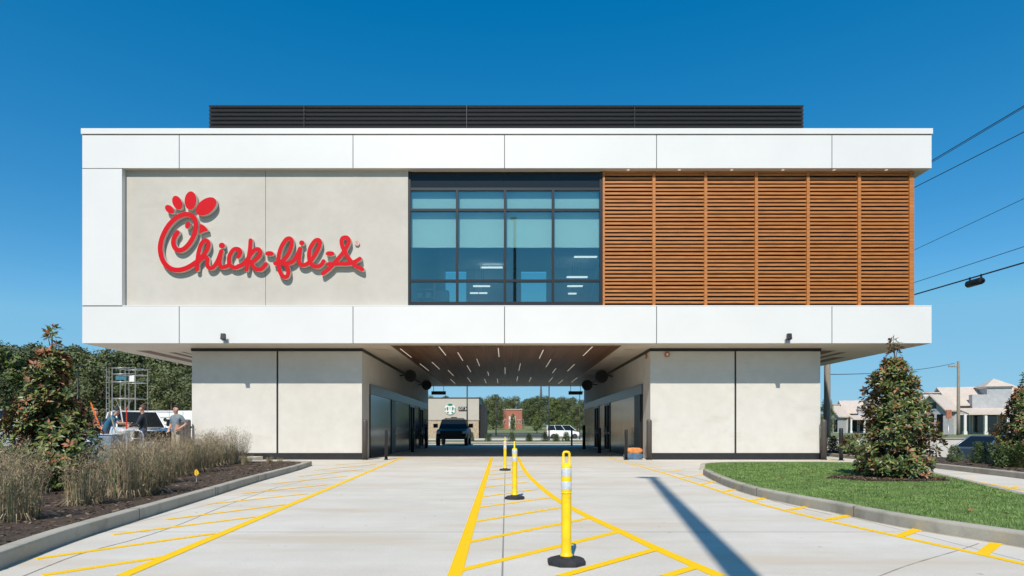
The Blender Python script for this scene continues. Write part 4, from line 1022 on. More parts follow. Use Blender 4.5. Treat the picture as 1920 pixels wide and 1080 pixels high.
    for j in range(6):
        for k in range(n): fs.append((j*n+k,(j+1)*n+k,(j+1)*n+(k+1)%n,j*n+(k+1)%n))
    h.add(vs,fs,0,True)
    if cap: 
        q=hd+up*.05+fw*.09; h.add([q-side*.075,q+side*.075,q+side*.06+fw*.09-up*.01,q-side*.06+fw*.09-up*.01],[(0,1,2,3)])
    h.build('cap' if cap else 'hair',hair,o)
    for s in (-1,1):
        MB().lathe([(.002,-.012),(.010,-.006),(.012,0),(.010,.006),(.002,.012)],8,c=hd+fw*.082+side*s*.033+up*.012).build('eye',EYE,o)
    return o
SH1=mat('shirt_grey',(.13,.135,.15),.85,0,.15,12); SH2=mat('shirt_blue',(.025,.11,.18),.85,0,.15,12); SH3=mat('jacket_navy',(.018,.022,.032),.8,0,.2,12); SH4=mat('polo_grey',(.17,.20,.22),.85,0,.15,12)
JE=mat('jeans',(.05,.07,.11),.85,0,.2,12); KH=mat('khaki_cloth',(.40,.33,.23),.85,0,.15,12); HB=mat('hair_dark',(.02,.015,.012),.6); HL=mat('hair_sandy',(.30,.20,.12),.6); CP=mat('cap_black',(.015,.015,.018),.7)
PY=20.7
o1=person('person in a grey shirt behind the orange spirit level, turned right',(XF(178,PY+.7),PY+.7,.15),R(80),dict(elL=(-.22,-.12,1.18),wrL=(-.12,-.36,1.12),elR=(.22,-.1,1.16),wrR=(.12,-.38,1.22)),SH1,JE,HL,.45,scale=1.0)
o2=person('person in a blue shirt and dark cap leaning to the right with arms held out',(XF(198,PY),PY,.15),R(118),dict(pelvis=(0,.05,.95),spine=(0,-.02,1.14),chest=(0,-.16,1.36),neck=(0,-.24,1.47),chin=(0,-.31,1.53),head=(0,-.33,1.62),crown=(0,-.335,1.70),shL=(-.20,-.18,1.40),elL=(-.27,-.38,1.22),wrL=(-.2,-.62,1.22),shR=(.20,-.18,1.40),elR=(.28,-.42,1.25),wrR=(.18,-.68,1.14)),SH2,JE,CP,.38,cap=True,scale=1.03)
o3=person('person in a dark navy jacket with brown hair facing left',(XF(268,PY+.2),PY+.2,.15),R(-72),dict(elL=(-.24,-.14,1.18),wrL=(-.14,-.38,1.10),elR=(.26,-.1,1.16),wrR=(.16,-.36,1.08)),SH3,JE,mat('hair_brown',(.09,.045,.025),.6),.97,scale=1.06)
o4=person('person in a grey polo shirt and khaki trousers beside the left pier',(XF(331,PY),PY,.15),R(-22),dict(elL=(-.30,.05,1.15),wrL=(-.20,-.12,.98),elR=(.32,.10,1.17),wrR=(.20,-.08,1.02)),SH4,KH,HB,.42,scale=1.05)
def slim(p0,p1,w,t,name,m,lab,cat):
    o=MB().tube([p0,p1],[w,w],4,smooth=False).build(name,m); return tag(o,lab,cat)
Yl=PY-.25
slim(at(170,755,Yl),at(191,812,Yl),.028,.03,'spirit_level',M['orange'],'long orange spirit level held tilted before the person in grey','spirit level')
slim(at(205,770,Yl-.1),at(217,812,Yl-.1),.022,.03,'wooden_batten',mat('batten_wood',(.35,.26,.17),.8),'pale wooden batten leaning against the person in the blue shirt','batten')
slim(at(237,764,Yl),at(237.5,805,Yl),.02,.02,'survey_rod',mat('rod_red',(.62,.05,.02),.5),'thin red survey rod standing between two workers','rod')
slim(at(225,762,Yl),at(230,792,Yl),.022,.02,'white_pole',M['white'],'white pole leaning behind the outstretched arms of the person in blue','pole')
bu=empty('bucket',(XF(229,Yl),Yl+.1,.15),0,'white bucket standing on a stool height stack between the workers','bucket')
MB().lathe([(.15,.62),(.19,1.0),(.20,1.02),(.17,1.02)],20).build('pail',M['white'],bu); MB().lathe([(.2,0),(.2,.6),(.16,.62)],16).build('drum',M['rail'],bu)
bc=empty('storage_bin',(XF(200,19.9),19.9,.15),0,'pale blue storage bin with a flat lid behind the grasses','bin')
MB().add([(-.3,-.25,0),(.3,-.25,0),(.3,.25,0),(-.3,.25,0),(-.36,-.3,.86),(.36,-.3,.86),(.36,.3,.86),(-.36,.3,.86)],[(3,2,1,0),(4,5,6,7),(0,1,5,4),(1,2,6,5),(2,3,7,6),(3,0,4,7)]).build('body',mat('bin_blue',(.20,.30,.40),.4,0,.3,4),bc,bevel=.02)
MB().box(-.39,.39,-.33,.33,.862,.90).build('lid',M['rail'],bc,bevel=.015)
tr=empty('hand_truck',(XF(253,19.8),19.8,.15),0,'grey hand truck with a rounded frame top standing among the grasses','hand truck')
w=.27
MB().tube([(-w,0,.1),(-w,.0,.86),(-w+.05,0,.97),(-w+.14,0,1.01),(w-.14,0,1.01),(w-.05,0,.97),(w,0,.86),(w,0,.1)],.022,8).build('frame',M['rail'],tr)
m=MB()
for z in (.25,.5,.75): m.tube([(-w,0,z),(w,0,z)],.016)
m.build('crossbar',M['rail'],tr); MB().box(-w,w,-.22,.0,.03,.045).build('toe_plate',M['rail'],tr)
for s in (-1,1): MB().lathe([(.06,-.03),(.12,-.03),(.13,0),(.12,.03),(.06,.03)],16,axis='x',c=(s*(w+.06),.08,.13)).build('wheel',M['tyre'],tr)
bundle('white_sack',(XF(280,19.75),19.75,.15),.45,.35,.62,mat('sack_white',(.55,.56,.57),.7,0,.1,6),'rounded white sack standing right of the hand truck','sack',4)
tag(MB().box(-.22,.22,-.1,.1,0,.2).build('concrete_block',M['kerb'],bevel=.01),'pale concrete block on the ground left of the person in khaki trousers','block').location=(XF(318,19.7),19.7,.15)
sb=empty('barrier_panel',(XF(343,23.6),23.6,.15),0,'narrow dark brown slatted screen by the outer corner of the left pier','screen')
m=MB(); 
for k in range(5): m.box(-.3+k*.12,-.2+k*.12,-.03,.03,0,1.35)
m.build('slats',M['bronze'],sb)
m=MB(); m.box(-.32,.32,.03,.06,.2,.28); m.box(-.32,.32,.03,.06,1.1,1.18); m.build('rail',M['bronze'],sb)

# ---------------------------------------------------------------- planting
def magnolia(seed,h,rad,n):
    rr=random.Random(seed); t=MB(); lf=MB()
    t.tube([(0,0,-.05),(.02,.01,h*.3),(-.02,.02,h*.6),(.0,0,h*.97)],[.038*h/3,.03*h/3,.02*h/3,.006],8)
    def prof(z):                                       # crown half width at height z (0..1)
        if z<.22: return .60+z*1.4
        return max(.0,((1-z)/.78)**.95*.908)*(1 if z<.8 else .9)
    lumps=[(rr.uniform(0,2*pi),rr.uniform(.05,.8),rr.uniform(.25,.5),rr.uniform(-.5,.42)) for _ in range(34)]
    tips=[]
    for i in range(n):
        z=rr.random()**1.2*.86; a=rr.uniform(0,2*pi)
        k=1+sum(w*math.exp(-((z-lz)/.09)**2-(((a-la+pi)%(2*pi)-pi)/.55)**2) for la,lz,_,w in lumps)
        f=rr.random()**.42
        r=rad*prof(z)*k*f*rr.uniform(.86,1.1)
        tips.append((Vector((r*cos(a),r*sin(a),.10+z*h*.93)),a,f,z))
    for zz in (.72,.78,.84,.89,.93,.96,.985): # thin leader with spaced rosettes
        for q in range(3 if zz<.95 else 2):
            a=rr.uniform(0,2*pi); r=rad*(.02+.22*(1-zz)+.05*rr.random()); tips.append((Vector((r*cos(a),r*sin(a),zz*h)),a,1,zz))
    for p,a,f,z in tips:
        if f>.55 and rr.random()<.34:
            q=Vector((0,0,max(.05,p.z-.22-.25*rr.random()*p.xy.length))); t.tube([q,q.lerp(p,.5)+Vector((0,0,-.04)),p],[.012,.008,.004],5)
        ax=Vector((cos(a)*.9,sin(a)*.9,.55+.6*z)).normalized()+Vector((rr.uniform(-.4,.4),rr.uniform(-.4,.4),rr.uniform(-.3,.4))); ax.normalize()
        e1=ax.orthogonal().normalized(); e2=ax.cross(e1)
        brown=rr.random()<.06+.22*max(0,(z-.2)); m0=2 if brown else 0
        nl=rr.randint(6,9)
        for j in range(nl):
            th=2*pi*j/nl+rr.uniform(-.3,.3); el=rr.uniform(.05,.95)
            d=(e1*cos(th)+e2*sin(th))*cos(el)+ax*sin(el); d.z-=rr.uniform(0,.25); d.normalize()
            L=rr.uniform(.075,.14); w=L*rr.uniform(.19,.25)
            s=d.cross(ax); 
            if s.length<.05: s=d.orthogonal()
            s.normalize(); nrm=s.cross(d).normalized()
            if nrm.dot(ax)<0: nrm=-nrm; s=-s
            b=p+d*.015; m1=b+d*L*.5-nrm*L*.05; tp=b+d*L-nrm*L*rr.uniform(.0,.25)
            mi=m0 if m0 else (1 if rr.random()<.30 else (2 if rr.random()<.12 else 0))
            lf.add([b,m1+s*w+nrm*w*.35,tp,m1-s*w+nrm*w*.35,m1],[(0,1,2,4),(0,4,2,3)],mi)
    return t,lf
def place_magnolia(seed,loc,h,rad,n,label):
    e=empty('magnolia_tree',loc,0,label,'tree')
    t,lf=magnolia(seed,h,rad,n); t.build('trunk',M['bark'],e); lf.build('crown',[M['mag'],M['mag2'],M['magbrown']],e)
YM=10.9
place_magnolia(11,(XF(98,YM),YM,.11),ZF(612,YM)-.11,1.0,1600,'conical magnolia with rust brown leaves standing in the left mulch bed')
YR=F*(H-.15)/(895-CY)
place_magnolia(23,(XF(1678,YR),YR,.15),ZF(634,YR)-.15,1.10,1500,'conical magnolia with rust brown leaves on the lawn island')
place_magnolia(35,(XF(1924,18.0),18.0,.12),ZF(700,18.0)-.12,1.1,1250,'bushy green magnolia at the right edge beyond the side lane')

def grass_clump(seed,h,n):
    rr=random.Random(seed); mb=MB()
    hz=[rr.uniform(.52,1.12) for _ in range(9)]
    def rim(a): k=(a%(2*pi))/(2*pi)*9; i=int(k)%9; f=k-int(k); return hz[i]*(1-f)+hz[(i+1)%9]*f
    for i in range(n):
        a=rr.uniform(0,2*pi); r0=.24*rr.random()**.5; lean=rr.uniform(.0,.24)*(.4+r0*3); hh=h*rr.uniform(.35,1.0)*rim(a); b=a+rr.uniform(-1,1)
        w=rr.uniform(.0025,.005); p0=Vector((r0*cos(a),r0*sin(a),0)); dr=Vector((cos(b),sin(b),0)); s=Vector((-sin(a+.7),cos(a+.7),0))*w
        p1=p0+dr*lean*hh*.35+Vector((0,0,hh*.5)); p2=p0+dr*lean*hh*(1+.5*rr.random())+Vector((0,0,hh))
        q=rr.random(); m=3 if (q<.25 and hh<h*.8) else 2 if q<.36 else 1 if q<.68 else 0
        mb.add([p0-s,p0+s,p1+s,p1-s,p2],[(0,1,2,3),(3,2,4)],m)
    for i in range(n*11):                              # fine branching seed heads and broken bits through the clump
        a=rr.uniform(0,2*pi); z=rr.random()**.62; r=(.24+.13*z)*rr.random()**.5
        c=Vector((r*cos(a),r*sin(a),z*h*rim(a)*rr.uniform(.9,1.04))); d=Vector((rr.uniform(-1,1),rr.uniform(-1,1),rr.uniform(-.3,1.6))).normalized()*rr.uniform(.03,.10)
        ww=Vector((rr.uniform(-1,1),rr.uniform(-1,1),rr.uniform(-.4,.4))).normalized()*rr.uniform(.0022,.0042)
        q=rr.random(); mb.add([c-ww,c+ww,c+d],[(0,1,2)],3 if (q<.24 and z<.75) else 1 if q<.52 else 0 if q<.86 else 2)
    for i in range(30):                                # bent dead blades at the foot
        a=rr.uniform(0,2*pi); l=rr.uniform(.15,.42); w=.004; d=Vector((cos(a),sin(a),0)); s=Vector((-sin(a),cos(a),0))*w
        p0=d*.15; mb.add([p0-s,p0+s,p0+d*l*.5+Vector((0,0,.12))+s,p0+d*l*.5+Vector((0,0,.12))-s,p0+d*l+Vector((0,0,.01))],[(0,1,2,3),(3,2,4)],rr.choice((0,2)))
    return mb
GP=[grass_clump(50+i,.95,250) for i in range(5)]
GM=[o for o in [g_.build('ornamental_grass',[M['straw2'],M['straw'],M['strawl'],M['bladeg']]) for g_ in GP]]
spots=[(30,975,138),(160,946,102),(50,925,95),(0,935,95),(245,931,125),(278,924,118),(190,900,85),(300,906,92),(330,893,72),(262,893,78),(225,880,58),(345,887,70),(375,885,72),(295,878,52),(395,876,66),(365,872,60),(420,871,66),(445,869,62),(400,866.5,58),(270,874,46),(462,871,22),(505,868,13),(525,869,11),(10,900,82),(-30,950,120)]
for i,(x,y,hp) in enumerate(spots):
    p=gr(x,y,.115); k=i%5
    o=GM[k] if i<5 else GM[k].copy()
    if i>=5: COL.objects.link(o)
    hgt=hp*p.y/F; s=hgt/.93
    o.location=(p.x,p.y,.11); o.scale=(max(.85,min(1.15,s))*1.12 if s>.5 else s*1.5,)*2+(s,); o.rotation_euler=(0,0,i*1.3)
    tag(o,'clump of dry tan and green ornamental grass in the left mulch bed' if s>.5 else 'low dry sprig of grass at the right tip of the left mulch bed','grass clump','ornamental grasses in the left mulch bed' if s>.5 else 'dry sprigs at the tip of the left bed')
def shrub(seed,r,h,n):
    rr=random.Random(seed); mb=MB()
    for i in range(n):
        a=rr.uniform(0,2*pi); z=rr.random(); q=r*(1-.55*z**2)*rr.random()**.5*(1+.25*sin(3*a+seed)); p=Vector((q*cos(a),q*sin(a),.05+z*h*(1+.15*sin(5*a))))
        for j in range(4):
            d=Vector((rr.uniform(-1,1),rr.uniform(-1,1),rr.uniform(-.2,1))).normalized(); s=d.orthogonal().normalized(); L=rr.uniform(.05,.10); w=L*.28
            mb.add([p,p+d*L*.5+s*w,p+d*L,p+d*L*.5-s*w],[(0,1,2,3)],0 if rr.random()<.75 else 1)
    for j in range(9):
        a=rr.uniform(0,2*pi); mb.tube([(0,0,0),(r*.6*cos(a),r*.6*sin(a),h*.8)],[.012,.004],5,2)
    return mb.build('shrub',[M['shrub'],FOL[1],M['bark']])
S1=shrub(3,.46,.95,700); S2=shrub(5,.55,1.15,800)
for i,(x,y,Y,src,sc,lab) in enumerate(((1789,0,20.5,S1,.52,'round green shrub left of the blue car in the right mulch bed'),(1837,0,19.5,S2,.52,'bushy green shrub hiding the front of the blue car'),(1880,0,17.6,S1,.6,'green shrub at the foot of the right edge tree, left one'),(1915,0,17.2,S2,.55,'green shrub at the foot of the right edge tree, right one'),(1562,0,29,S2,.6,'green shrub behind the right pier beside the thick utility pole'),(1588,0,28,S1,.75,'green shrub between the slim black bollard and the right magnolia'),(1862,0,20.5,S1,.6,'small green shrub behind the others near the blue car'))):
    o=src if i<2 else src.copy()
    if i>=2: COL.objects.link(o)
    if i==1: o=S2
    o.location=(XF(x,Y),Y,.1); o.scale=(sc,)*3; o.rotation_euler=(0,0,i*1.1); tag(o,lab,'shrub','green shrubs in the right planting bed')
for i,(x,Y) in enumerate(((883,62),(915,60),(960,62),(992,61),(1022,63),(1043,61),(1062,62))):
    o=(S1 if i%2 else S2).copy(); COL.objects.link(o); o.location=(XF(x,Y),Y,.05); o.scale=(.75,)*3; o.rotation_euler=(0,0,i); tag(o,'small shrub in the far mulch bed beyond the tunnel','shrub','small shrubs beyond the tunnel')

# trees beyond: crown of leaf clumps on a limbed trunk
def broadleaf(seed,h,r,n,leaf,mats,conic=False,base=.18):
    rr=random.Random(seed); lf=MB(); t=MB()
    t.tube([(0,0,-.2),(.05,0,h*.2),(0,.05,h*.5),(0,0,h*.85)],[h*.028,h*.022,h*.014,h*.004],8)
    lobes=[]
    for i in range(17):
        z=base+(1-base)*(i+.5)/17; a=i*2.4+rr.uniform(-.5,.5)
        q=(1-((z-base)/(1-base)))**.9 if conic else math.sqrt(max(.02,1-((z-base-.36*(1-base))/(.66*(1-base)))**2)) 
        c=Vector((cos(a)*r*.55*q,sin(a)*r*.55*q,h*z*.96)); lr=r*(.30+.26*rr.random())*(.4+.6*q); lobes.append((c,lr))
        t.tube([(0,0,max(h*.12,c.z-h*.16)),c],[h*.008,h*.002],5)
    for i in range(n):
        c,lr=rr.choice(lobes); d=Vector((rr.gauss(0,1),rr.gauss(0,1),rr.gauss(0,1))).normalized()
        p=c+d*lr*(.55+.5*rr.random()); p.z=max(p.z,h*base*.6)
        nn=(d+Vector((rr.uniform(-.9,.9),rr.uniform(-.9,.9),rr.uniform(-.5,1.1)))).normalized(); a=nn.orthogonal().normalized(); b=nn.cross(a); th=rr.uniform(0,pi); a,b=a*cos(th)+b*sin(th),b*cos(th)-a*sin(th)
        L=leaf*rr.uniform(.5,1.25); w=L*.55
        lf.add([p-a*L-b*w*.3,p-a*L*.2-b*w,p+a*L,p+b*w*.9],[(0,1,2,3)],0 if rr.random()<.7 else 1)
    return t,lf,mats
TP={}
def tree_proto(key,*a,**k):
    t,lf,mats=broadleaf(*a,**k); e=empty('broadleaf_tree',(0,0,0)); t.build('trunk',M['bark'],e); lf.build('crown',mats,e); TP[key]=[e,False]
tree_proto('d1',1,9.5,3.6,7000,.17,[FOL[0],FOL[1]]); tree_proto('d2',2,9.5,3.0,6500,.17,[FOL[0],FOL[3]],base=.1); tree_proto('d3',3,10,3.4,7000,.17,[FOL[1],FOL[3]],base=.08)
tree_proto('l1',4,6,2.1,3500,.17,[FOL[2],FOL[1]],conic=True,base=.2); tree_proto('l2',5,7,1.9,3500,.17,[FOL[2],FOL[3]],base=.15); tree_proto('c1',6,10,2.4,4500,.18,[FOL[0],FOL[1]],conic=True,base=.05)
def tree(key,px,Y,ytop,lab,grp=None,z=None,wide=1):
    src,used=TP[key]; X=XF(px,Y); zz=zt(X,Y) if z is None else z
    hh={'d1':9.5,'d2':9.5,'d3':10,'l1':6,'l2':7,'c1':10}[key]; s=(ZF(ytop,Y)-zz)/hh
    o=src if not used else copy_tree(src)
    TP[key][1]=True
    o.location=(X,Y,zz-.05); o.scale=(s*wide,s*wide,s); o.rotation_euler=(0,0,(px*7.3+Y)%6.28); o['label']=lab; o['category']='tree'
    if grp: o['group']=grp
    return o
rr=random.Random(9)
kk=['d1','d3','d2','c1']; i=0
for row,(Y,step,base_) in enumerate(((56,46,672),(64,40,658),(74,36,650))):
    x=-90+row*17
    while x<395:
        yt=base_+rr.uniform(-9,14)
        if row==2: yt=min(yt,648+max(0,(x-60))*.06+rr.uniform(0,12))+ (6 if x>180 else 0)
        if row==0: yt+=rr.uniform(5,40)
        tree(('l2' if i%9==4 else kk[i%4]) if row<2 else rr.choice(('d1','d3','d2')),x+rr.uniform(-9,9),Y+rr.uniform(-3,3),yt,'dark green tree in the woodland edge behind the scaffold and parked vehicles','woodland trees on the left',0,1.1); i+=1; x+=step
cen=[('d1',1004,150,743,'big dark tree with a rounded crown right of the brick building',1.25),('l1',1007,118,771,'small bright green conical young tree in front of the big dark one',.85),('l2',1040,128,746,'tall yellow green tree left of the minivan roof',1.0),('l1',1066,122,774,'small light green tree directly behind the minivan',1.3),
 ('d3',925,160,742,'round dark tree between the cafe and the brick building',1.25),('d2',898,165,746,'dark tree close behind the right edge of the cafe',1.2),('l2',961,138,776,'small tree in front of the brick building',.8),('d3',1082,140,758,'mid green tree behind the minivan at the right tunnel edge',1.2),('d1',1062,165,752,'dark tree behind the light green ones near the right tunnel edge',1.2)]
for key,x,Y,yt,lab,w in cen: tree(key,x,Y,yt,lab,None,None,w)
for i,x in enumerate(range(788,1130,15)):
    Y=255+rr.uniform(-25,25); tree(rr.choice(('d1','d2','d3')),x+rr.uniform(-5,5),Y,746+rr.uniform(-5,7),'distant dark tree in the treeline seen through the tunnel','distant trees seen through the tunnel',None,1.35)
tree('d3',1550,82,748,'rounded dark green tree behind the thick utility pole',None,.75,.75)
for i,x in enumerate(range(1560,2000,38)):
    tree(rr.choice(('d1','d2')),x,150+rr.uniform(-10,10),793+rr.uniform(-4,3),'low distant tree behind the pale roofed shops','distant trees behind the shops',1.0,1.2)

# ---------------------------------------------------------------- far buildings
RO=mat('pale_metal_roof',(.62,.515,.42),.5,.1,.08,3); WL=mat('grey_siding',(.38,.385,.39),.7,0,.1,3); WW=mat('white_trim',(.66,.64,.60),.6); BR=mat('brick_red',(.36,.13,.085),.85,0,.25,6)
GD=bpy.data.materials['dark_door_glass']
def gable(mb,x0,x1,y0,y1,ze,zr,axis='x',o=.35,m=0,mw=1):
    """gable roof with its wall triangles; ridge along axis"""
    if axis=='x':
        ym=(y0+y1)/2
        mb.add([(x0-o,y0-o,ze-.1),(x1+o,y0-o,ze-.1),(x1+o,ym,zr),(x0-o,ym,zr),(x0-o,y1+o,ze-.1),(x1+o,y1+o,ze-.1),
                (x0-o,y0-o,ze-.28),(x1+o,y0-o,ze-.28),(x1+o,ym,zr-.18),(x0-o,ym,zr-.18),(x0-o,y1+o,ze-.28),(x1+o,y1+o,ze-.28)],
               [(0,1,2,3),(3,2,5,4),(7,6,9,8),(8,9,10,11),(0,3,9,6),(3,4,10,9),(2,1,7,8),(5,2,8,11),(1,0,6,7),(4,5,11,10)],m)
    else:
        xm=(x0+x1)/2
        mb.add([(x0-o,y0-o,ze-.1),(x0-o,y1+o,ze-.1),(xm,y1+o,zr),(xm,y0-o,zr),(x1+o,y0-o,ze-.1),(x1+o,y1+o,ze-.1),
                (x0-o,y0-o,ze-.28),(x0-o,y1+o,ze-.28),(xm,y1+o,zr-.18),(xm,y0-o,zr-.18),(x1+o,y0-o,ze-.28),(x1+o,y1+o,ze-.28)],
               [(3,2,1,0),(4,5,2,3),(8,9,6,7),(11,10,9,8),(6,9,3,0),(9,10,4,3),(8,7,1,2),(11,8,2,5),(7,6,0,1),(10,11,5,4)],m)
def shops(label):
    e=empty('shop_building',(0,0,0),0,label,'shop building')
    b=lambda mb,n,m,p=e,bev=0: mb.build(n,m,p,(0,0,0),bev)
    w=MB(); w.box(3.3,30,3,9.5,0,3.6); w.box(1.6,3.29,1.8,8,0,3.1)
    w.add([(3.3,3,3.6),(3.3,9.5,3.6),(3.3,6.25,5.6)],[(0,2,1)]); w.box(5.0,13,2.2,3,2.9,4.6)
    b(w,'wall',WL)
    r=MB(); gable(r,3.3,30,3,9.5,3.6,5.75); b(r,'roof',RO)
    wg=MB(); wg.box(0,3.4,-1.3,1.3,0,2.9); wg.add([(0,-1.3,2.9),(0,1.3,2.9),(0,0,4.5)],[(0,2,1)]); wg.add([(3.4,-1.3,2.9),(3.4,1.3,2.9),(3.4,0,4.5)],[(0,1,2)]); wo=b(wg,'gable_wing',WL); wo.location=(.3,.9,0); wo.rotation_euler=(0,0,R(46))
    r=MB(); gable(r,0,3.4,-1.3,1.3,2.9,4.65,'x'); b(r,'wing_roof',RO,wo); b(MB().box(-.06,-.01,-.55,.55,3.0,3.7),'gable_window',GD,wo)
    for y_ in (-.95,-.05,.75): b(MB().box(-.05,-.008,y_-.3,y_+.3,.2,2.3),'window',GD,wo)
    r=MB(); r.add([(3.4,-.8,2.35),(14,-.8,2.35),(14,2.19,3.05),(3.4,2.19,3.05),(3.4,-.8,2.2),(14,-.8,2.2),(14,2.19,2.9),(3.4,2.19,2.9)],[(0,1,2,3),(7,6,5,4),(4,5,1,0),(3,2,6,7),(0,3,7,4),(2,1,5,6)]); b(r,'porch_roof',RO)
    for x in (3.1,5.1,7.2,10.8,13.8):
        m=MB(); m.box(x-.12,x+.12,-.7,-.46,0,2.25); m.box(x-.17,x+.17,-.75,-.41,0,.35); b(m,'column',WW)
    for x,w_ in ((3.9,1.1),(5.4,1.0),(6.8,1.0),(8.4,1.2),(10.1,1.1),(12,1.2)):
        y=.38 if x<3 else 2.98
        f=b(MB().box(x-.08,x+w_+.08,y-.04,y+.02,.1,2.35),'window',WW); b(MB().box(x,x+w_,y-.05,y-.041,.2,2.25),'pane',GD,f)
    t=MB(); t.box(7.0,9.5,3.4,5.9,4.0,5.55); tw=b(t,'tower',WL); 
    b(MB().box(6.92,9.58,3.3,6.0,5.4,5.56),'cornice',WW,tw)
    m=MB(); c=(8.25,4.65); m.add([(6.7,3.1,5.57),(9.8,3.1,5.57),(9.8,6.2,5.57),(6.7,6.2,5.57),(c[0],c[1],6.6)],[(0,1,4),(1,2,4),(2,3,4),(3,0,4),(3,2,1,0)]); b(m,'tower_roof',RO,tw)
    d=MB(); d.box(1.2,3.6,5.4,7.4,3.1,5.0); b(d,'dormer',WW); d=MB(); d.box(1.05,3.75,5.25,7.55,5.0,5.12); b(d,'dormer_roof',RO)
    return e
h1=shops('pale roofed shop building with a square tower on the right'); Yh=70; h1.location=(XF(1746,Yh),Yh,.75); h1.rotation_euler=(0,0,R(-14))
h2=copy_tree(h1); h2.location=(XF(1556,104),104,.8); h2['label']='farther pale roofed shop building partly hidden behind the right magnolia'
w=MB(); w.box(17.2,60,32.85,33.15,-.6,.72); tag(w.build('retaining_wall',M['pier']),'low stained concrete retaining wall behind the blue car','wall')
tag(MB().box(17.2,60,32.8,33.2,.722,.78).build('wall_coping',M['kerb']),'flat grey concrete coping along the top of the retaining wall','coping')
bo=empty('street_sign',(XF(1779,64),64,.75),0,'small reddish brown sign panel on a post in front of the shops','sign'); MB().box(-.27,.27,-.04,.04,1.7,2.6).build('panel',BR,bo); MB().tube([(0,.05,0),(0,.09,2.5)],.04).build('post',M['rail'],bo)
# cafe seen through the tunnel
TN=mottled('tan_stucco',(.44,.40,.335),(.40,.36,.30),(.47,.43,.36),.3,2,.85,.05); ST=mat('tan_stone',(.42,.32,.22),.85,0,.3,5,.3,12)
Yc=94; x0,x1=XF(770,Yc),XF(898,Yc); zt1=ZF(747,Yc); zs=ZF(787,Yc); cx=(x0+x1)/2
e=empty('cafe_building',(cx,Yc,0),0,'flat roofed tan cafe building with a stone base beyond the tunnel','building')
hw=(x1-x0)/2
MB().box(-hw,hw,0,14,zs,zt1).build('upper_wall',TN,e); MB().box(-hw+.04,hw-.04,.04,13.9,-.1,zs).build('stone_base',ST,e); MB().box(-hw-.05,hw+.05,-.06,.0,zs-.1,zs+.06).build('ledge',M['kerb'],e); MB().box(-hw-.06,hw+.06,-.06,14.06,zt1,zt1+.14).build('parapet',M['dark'],e)
MB().box(hw+.001,hw+.9,1,13,0,zt1-.9).build('side_wing',M['dark'],e)
GN=mat('emblem_green',(.01,.17,.10),.4)
s=empty('cafe_emblem',(XF(844,Yc-.1),Yc-.14,ZF(767,Yc-.1)),0,'round green and white emblem sign on the cafe wall','emblem')
r=.84; disc=lambda r,y,n=28:MB().add([(r*cos(2*pi*k/n),y,r*sin(2*pi*k/n)) for k in range(n)]+[(r*cos(2*pi*k/n),.12,r*sin(2*pi*k/n)) for k in range(n)],[tuple(range(n))]+[(k,n+k,n+(k+1)%n,(k+1)%n) for k in range(n)])
disc(r,0).build('white_disc',WW,s); 
gm=MB(); K=10
def gp(pts): gm.add([(x*r,-.012,z*r) for x,z in pts],[tuple(range(len(pts)))])
gp([(-.62,.75),(-.2,.98),(.2,.98),(.62,.75),(.3,.62),(0,.55),(-.3,.62)])
for sg in (-1,1):
    gp([(sg*q,z) for q,z in ((.36,.42),(.62,.30),(.66,.02),(.52,-.28),(.40,-.30),(.34,-.02))][::sg]); gp([(sg*q,z) for q,z in ((.80,.2),(.97,.2),(.95,-.25),(.82,-.25))][::sg]); gp([(sg*q,z) for q,z in ((.30,-.48),(.62,-.55),(.45,-.85),(.22,-.72))][::sg])
gp([(-.20,.25),(-.05,.25),(-.05,.16),(-.20,.16)]); gp([(.05,.25),(.20,.25),(.20,.16),(.05,.16)]); gp([(-.12,-.02),(.12,-.02),(.06,-.08),(-.06,-.08)])
gm.build('green_motif',GN,s)
s=empty('lane_arrow_sign',(XF(868,Yc-.1),Yc-.12,ZF(766.5,Yc-.1)),0,'small dark sign with white letters and an arrow beside the emblem','sign')
MB().box(-.68,.68,0,.1,-.30,.30).build('panel',M['dark'],s,bevel=.02); text_mesh('DT',.52,.004,'lettering',WW,s,(-.2,-.012,0))
m=MB(); m.add([(.26,-.01,.2),(.38,-.01,.2),(.56,-.01,0),(.38,-.01,-.2),(.26,-.01,-.2),(.44,-.01,0)],[(0,5,2,1),(5,4,3,2)]); m.build('arrow',WW,s)
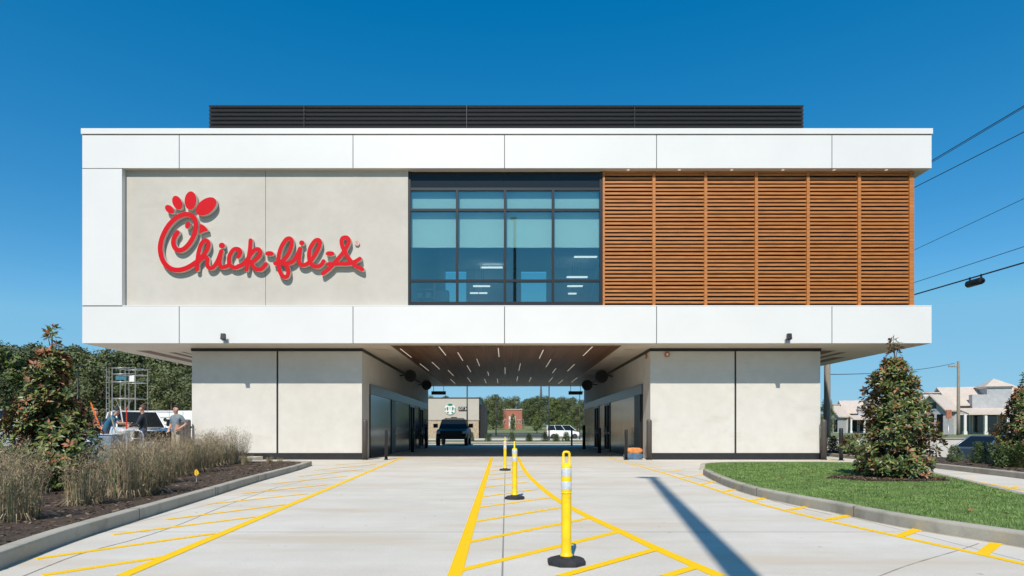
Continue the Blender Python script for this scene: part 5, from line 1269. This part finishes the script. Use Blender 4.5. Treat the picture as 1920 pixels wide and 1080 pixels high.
# brick building, steeple and light poles beyond
Yb=172; e=empty('brick_building',(XF(962,Yb),Yb,zt(0,Yb)),0,'red brick building with a pale doorway seen through the tunnel','building')
k=Yb/F
MB().box(-19*k,17*k,0,12,-.3,ZF(768,Yb)-zt(0,Yb)).build('wall',BR,e); MB().box(-19.6*k,17.6*k,-.2,12.2,ZF(768,Yb)-zt(0,Yb),ZF(767,Yb)-zt(0,Yb)).build('parapet',WW,e)
d=MB().box(-8*k,5*k,-.8,-.01,0,23*k).build('portal',WW,e); MB().box(-4*k,1.5*k,-.85,-.801,0,15*k).build('door',M['dark'],d)
for x in (-15,9,13): 
    f=MB().box((x-1.4)*k,(x+1.4)*k,-.06,-.005,10*k,17*k).build('window',WW,e); MB().box((x-1)*k,(x+1)*k,-.09,-.061,10.6*k,16.4*k).build('pane',GD,f)
Yq=300; e=empty('church_steeple',(XF(1014.5,Yq),Yq,zt(0,Yq)),0,'thin dark church spire rising above the big dark tree','steeple')
z0=zt(0,Yq); m=MB(); m.lathe([(.75,ZF(760,Yq)-z0),(.62,ZF(742,Yq)-z0),(.08,ZF(706,Yq)-z0)],8,smooth=False); m.build('spire',mat('slate',(.10,.10,.115),.7),e); MB().box(-1.3,1.3,-1.3,1.3,0,ZF(760,Yq)-z0).build('tower',mat('steeple_stone',(.3,.28,.26),.8),e)
def lightpole(x,Y,yt,lab,r=.07,head=True,z=None):
    X=XF(x,Y); zz=zt(X,Y) if z is None else z; hh=ZF(yt,Y)-zz
    e=empty('light_pole',(X,Y,zz),0,lab,'light pole'); MB().lathe([(r*1.2,0),(r,1),(r*.8,hh)],10).build('pole',M['dark'],e)
    if head: MB().box(-.45,.45,-.15,.15,hh,hh+.12).build('lamp_head',M['dark'],e)
lightpole(876,68,690,'tall thin dark light pole in front of the cafe wall',.085); lightpole(1029.5,75,690,'tall thin dark light pole in front of the trees right of the steeple',.085)
lightpole(930,105,741,'short dark light pole between the cafe and the yellow delineators',.09); lightpole(1087,80,736,'thin light pole at the right tunnel edge',.06); lightpole(146,52,688,'dark light pole before the woodland left of the scaffold',.06,True,0)
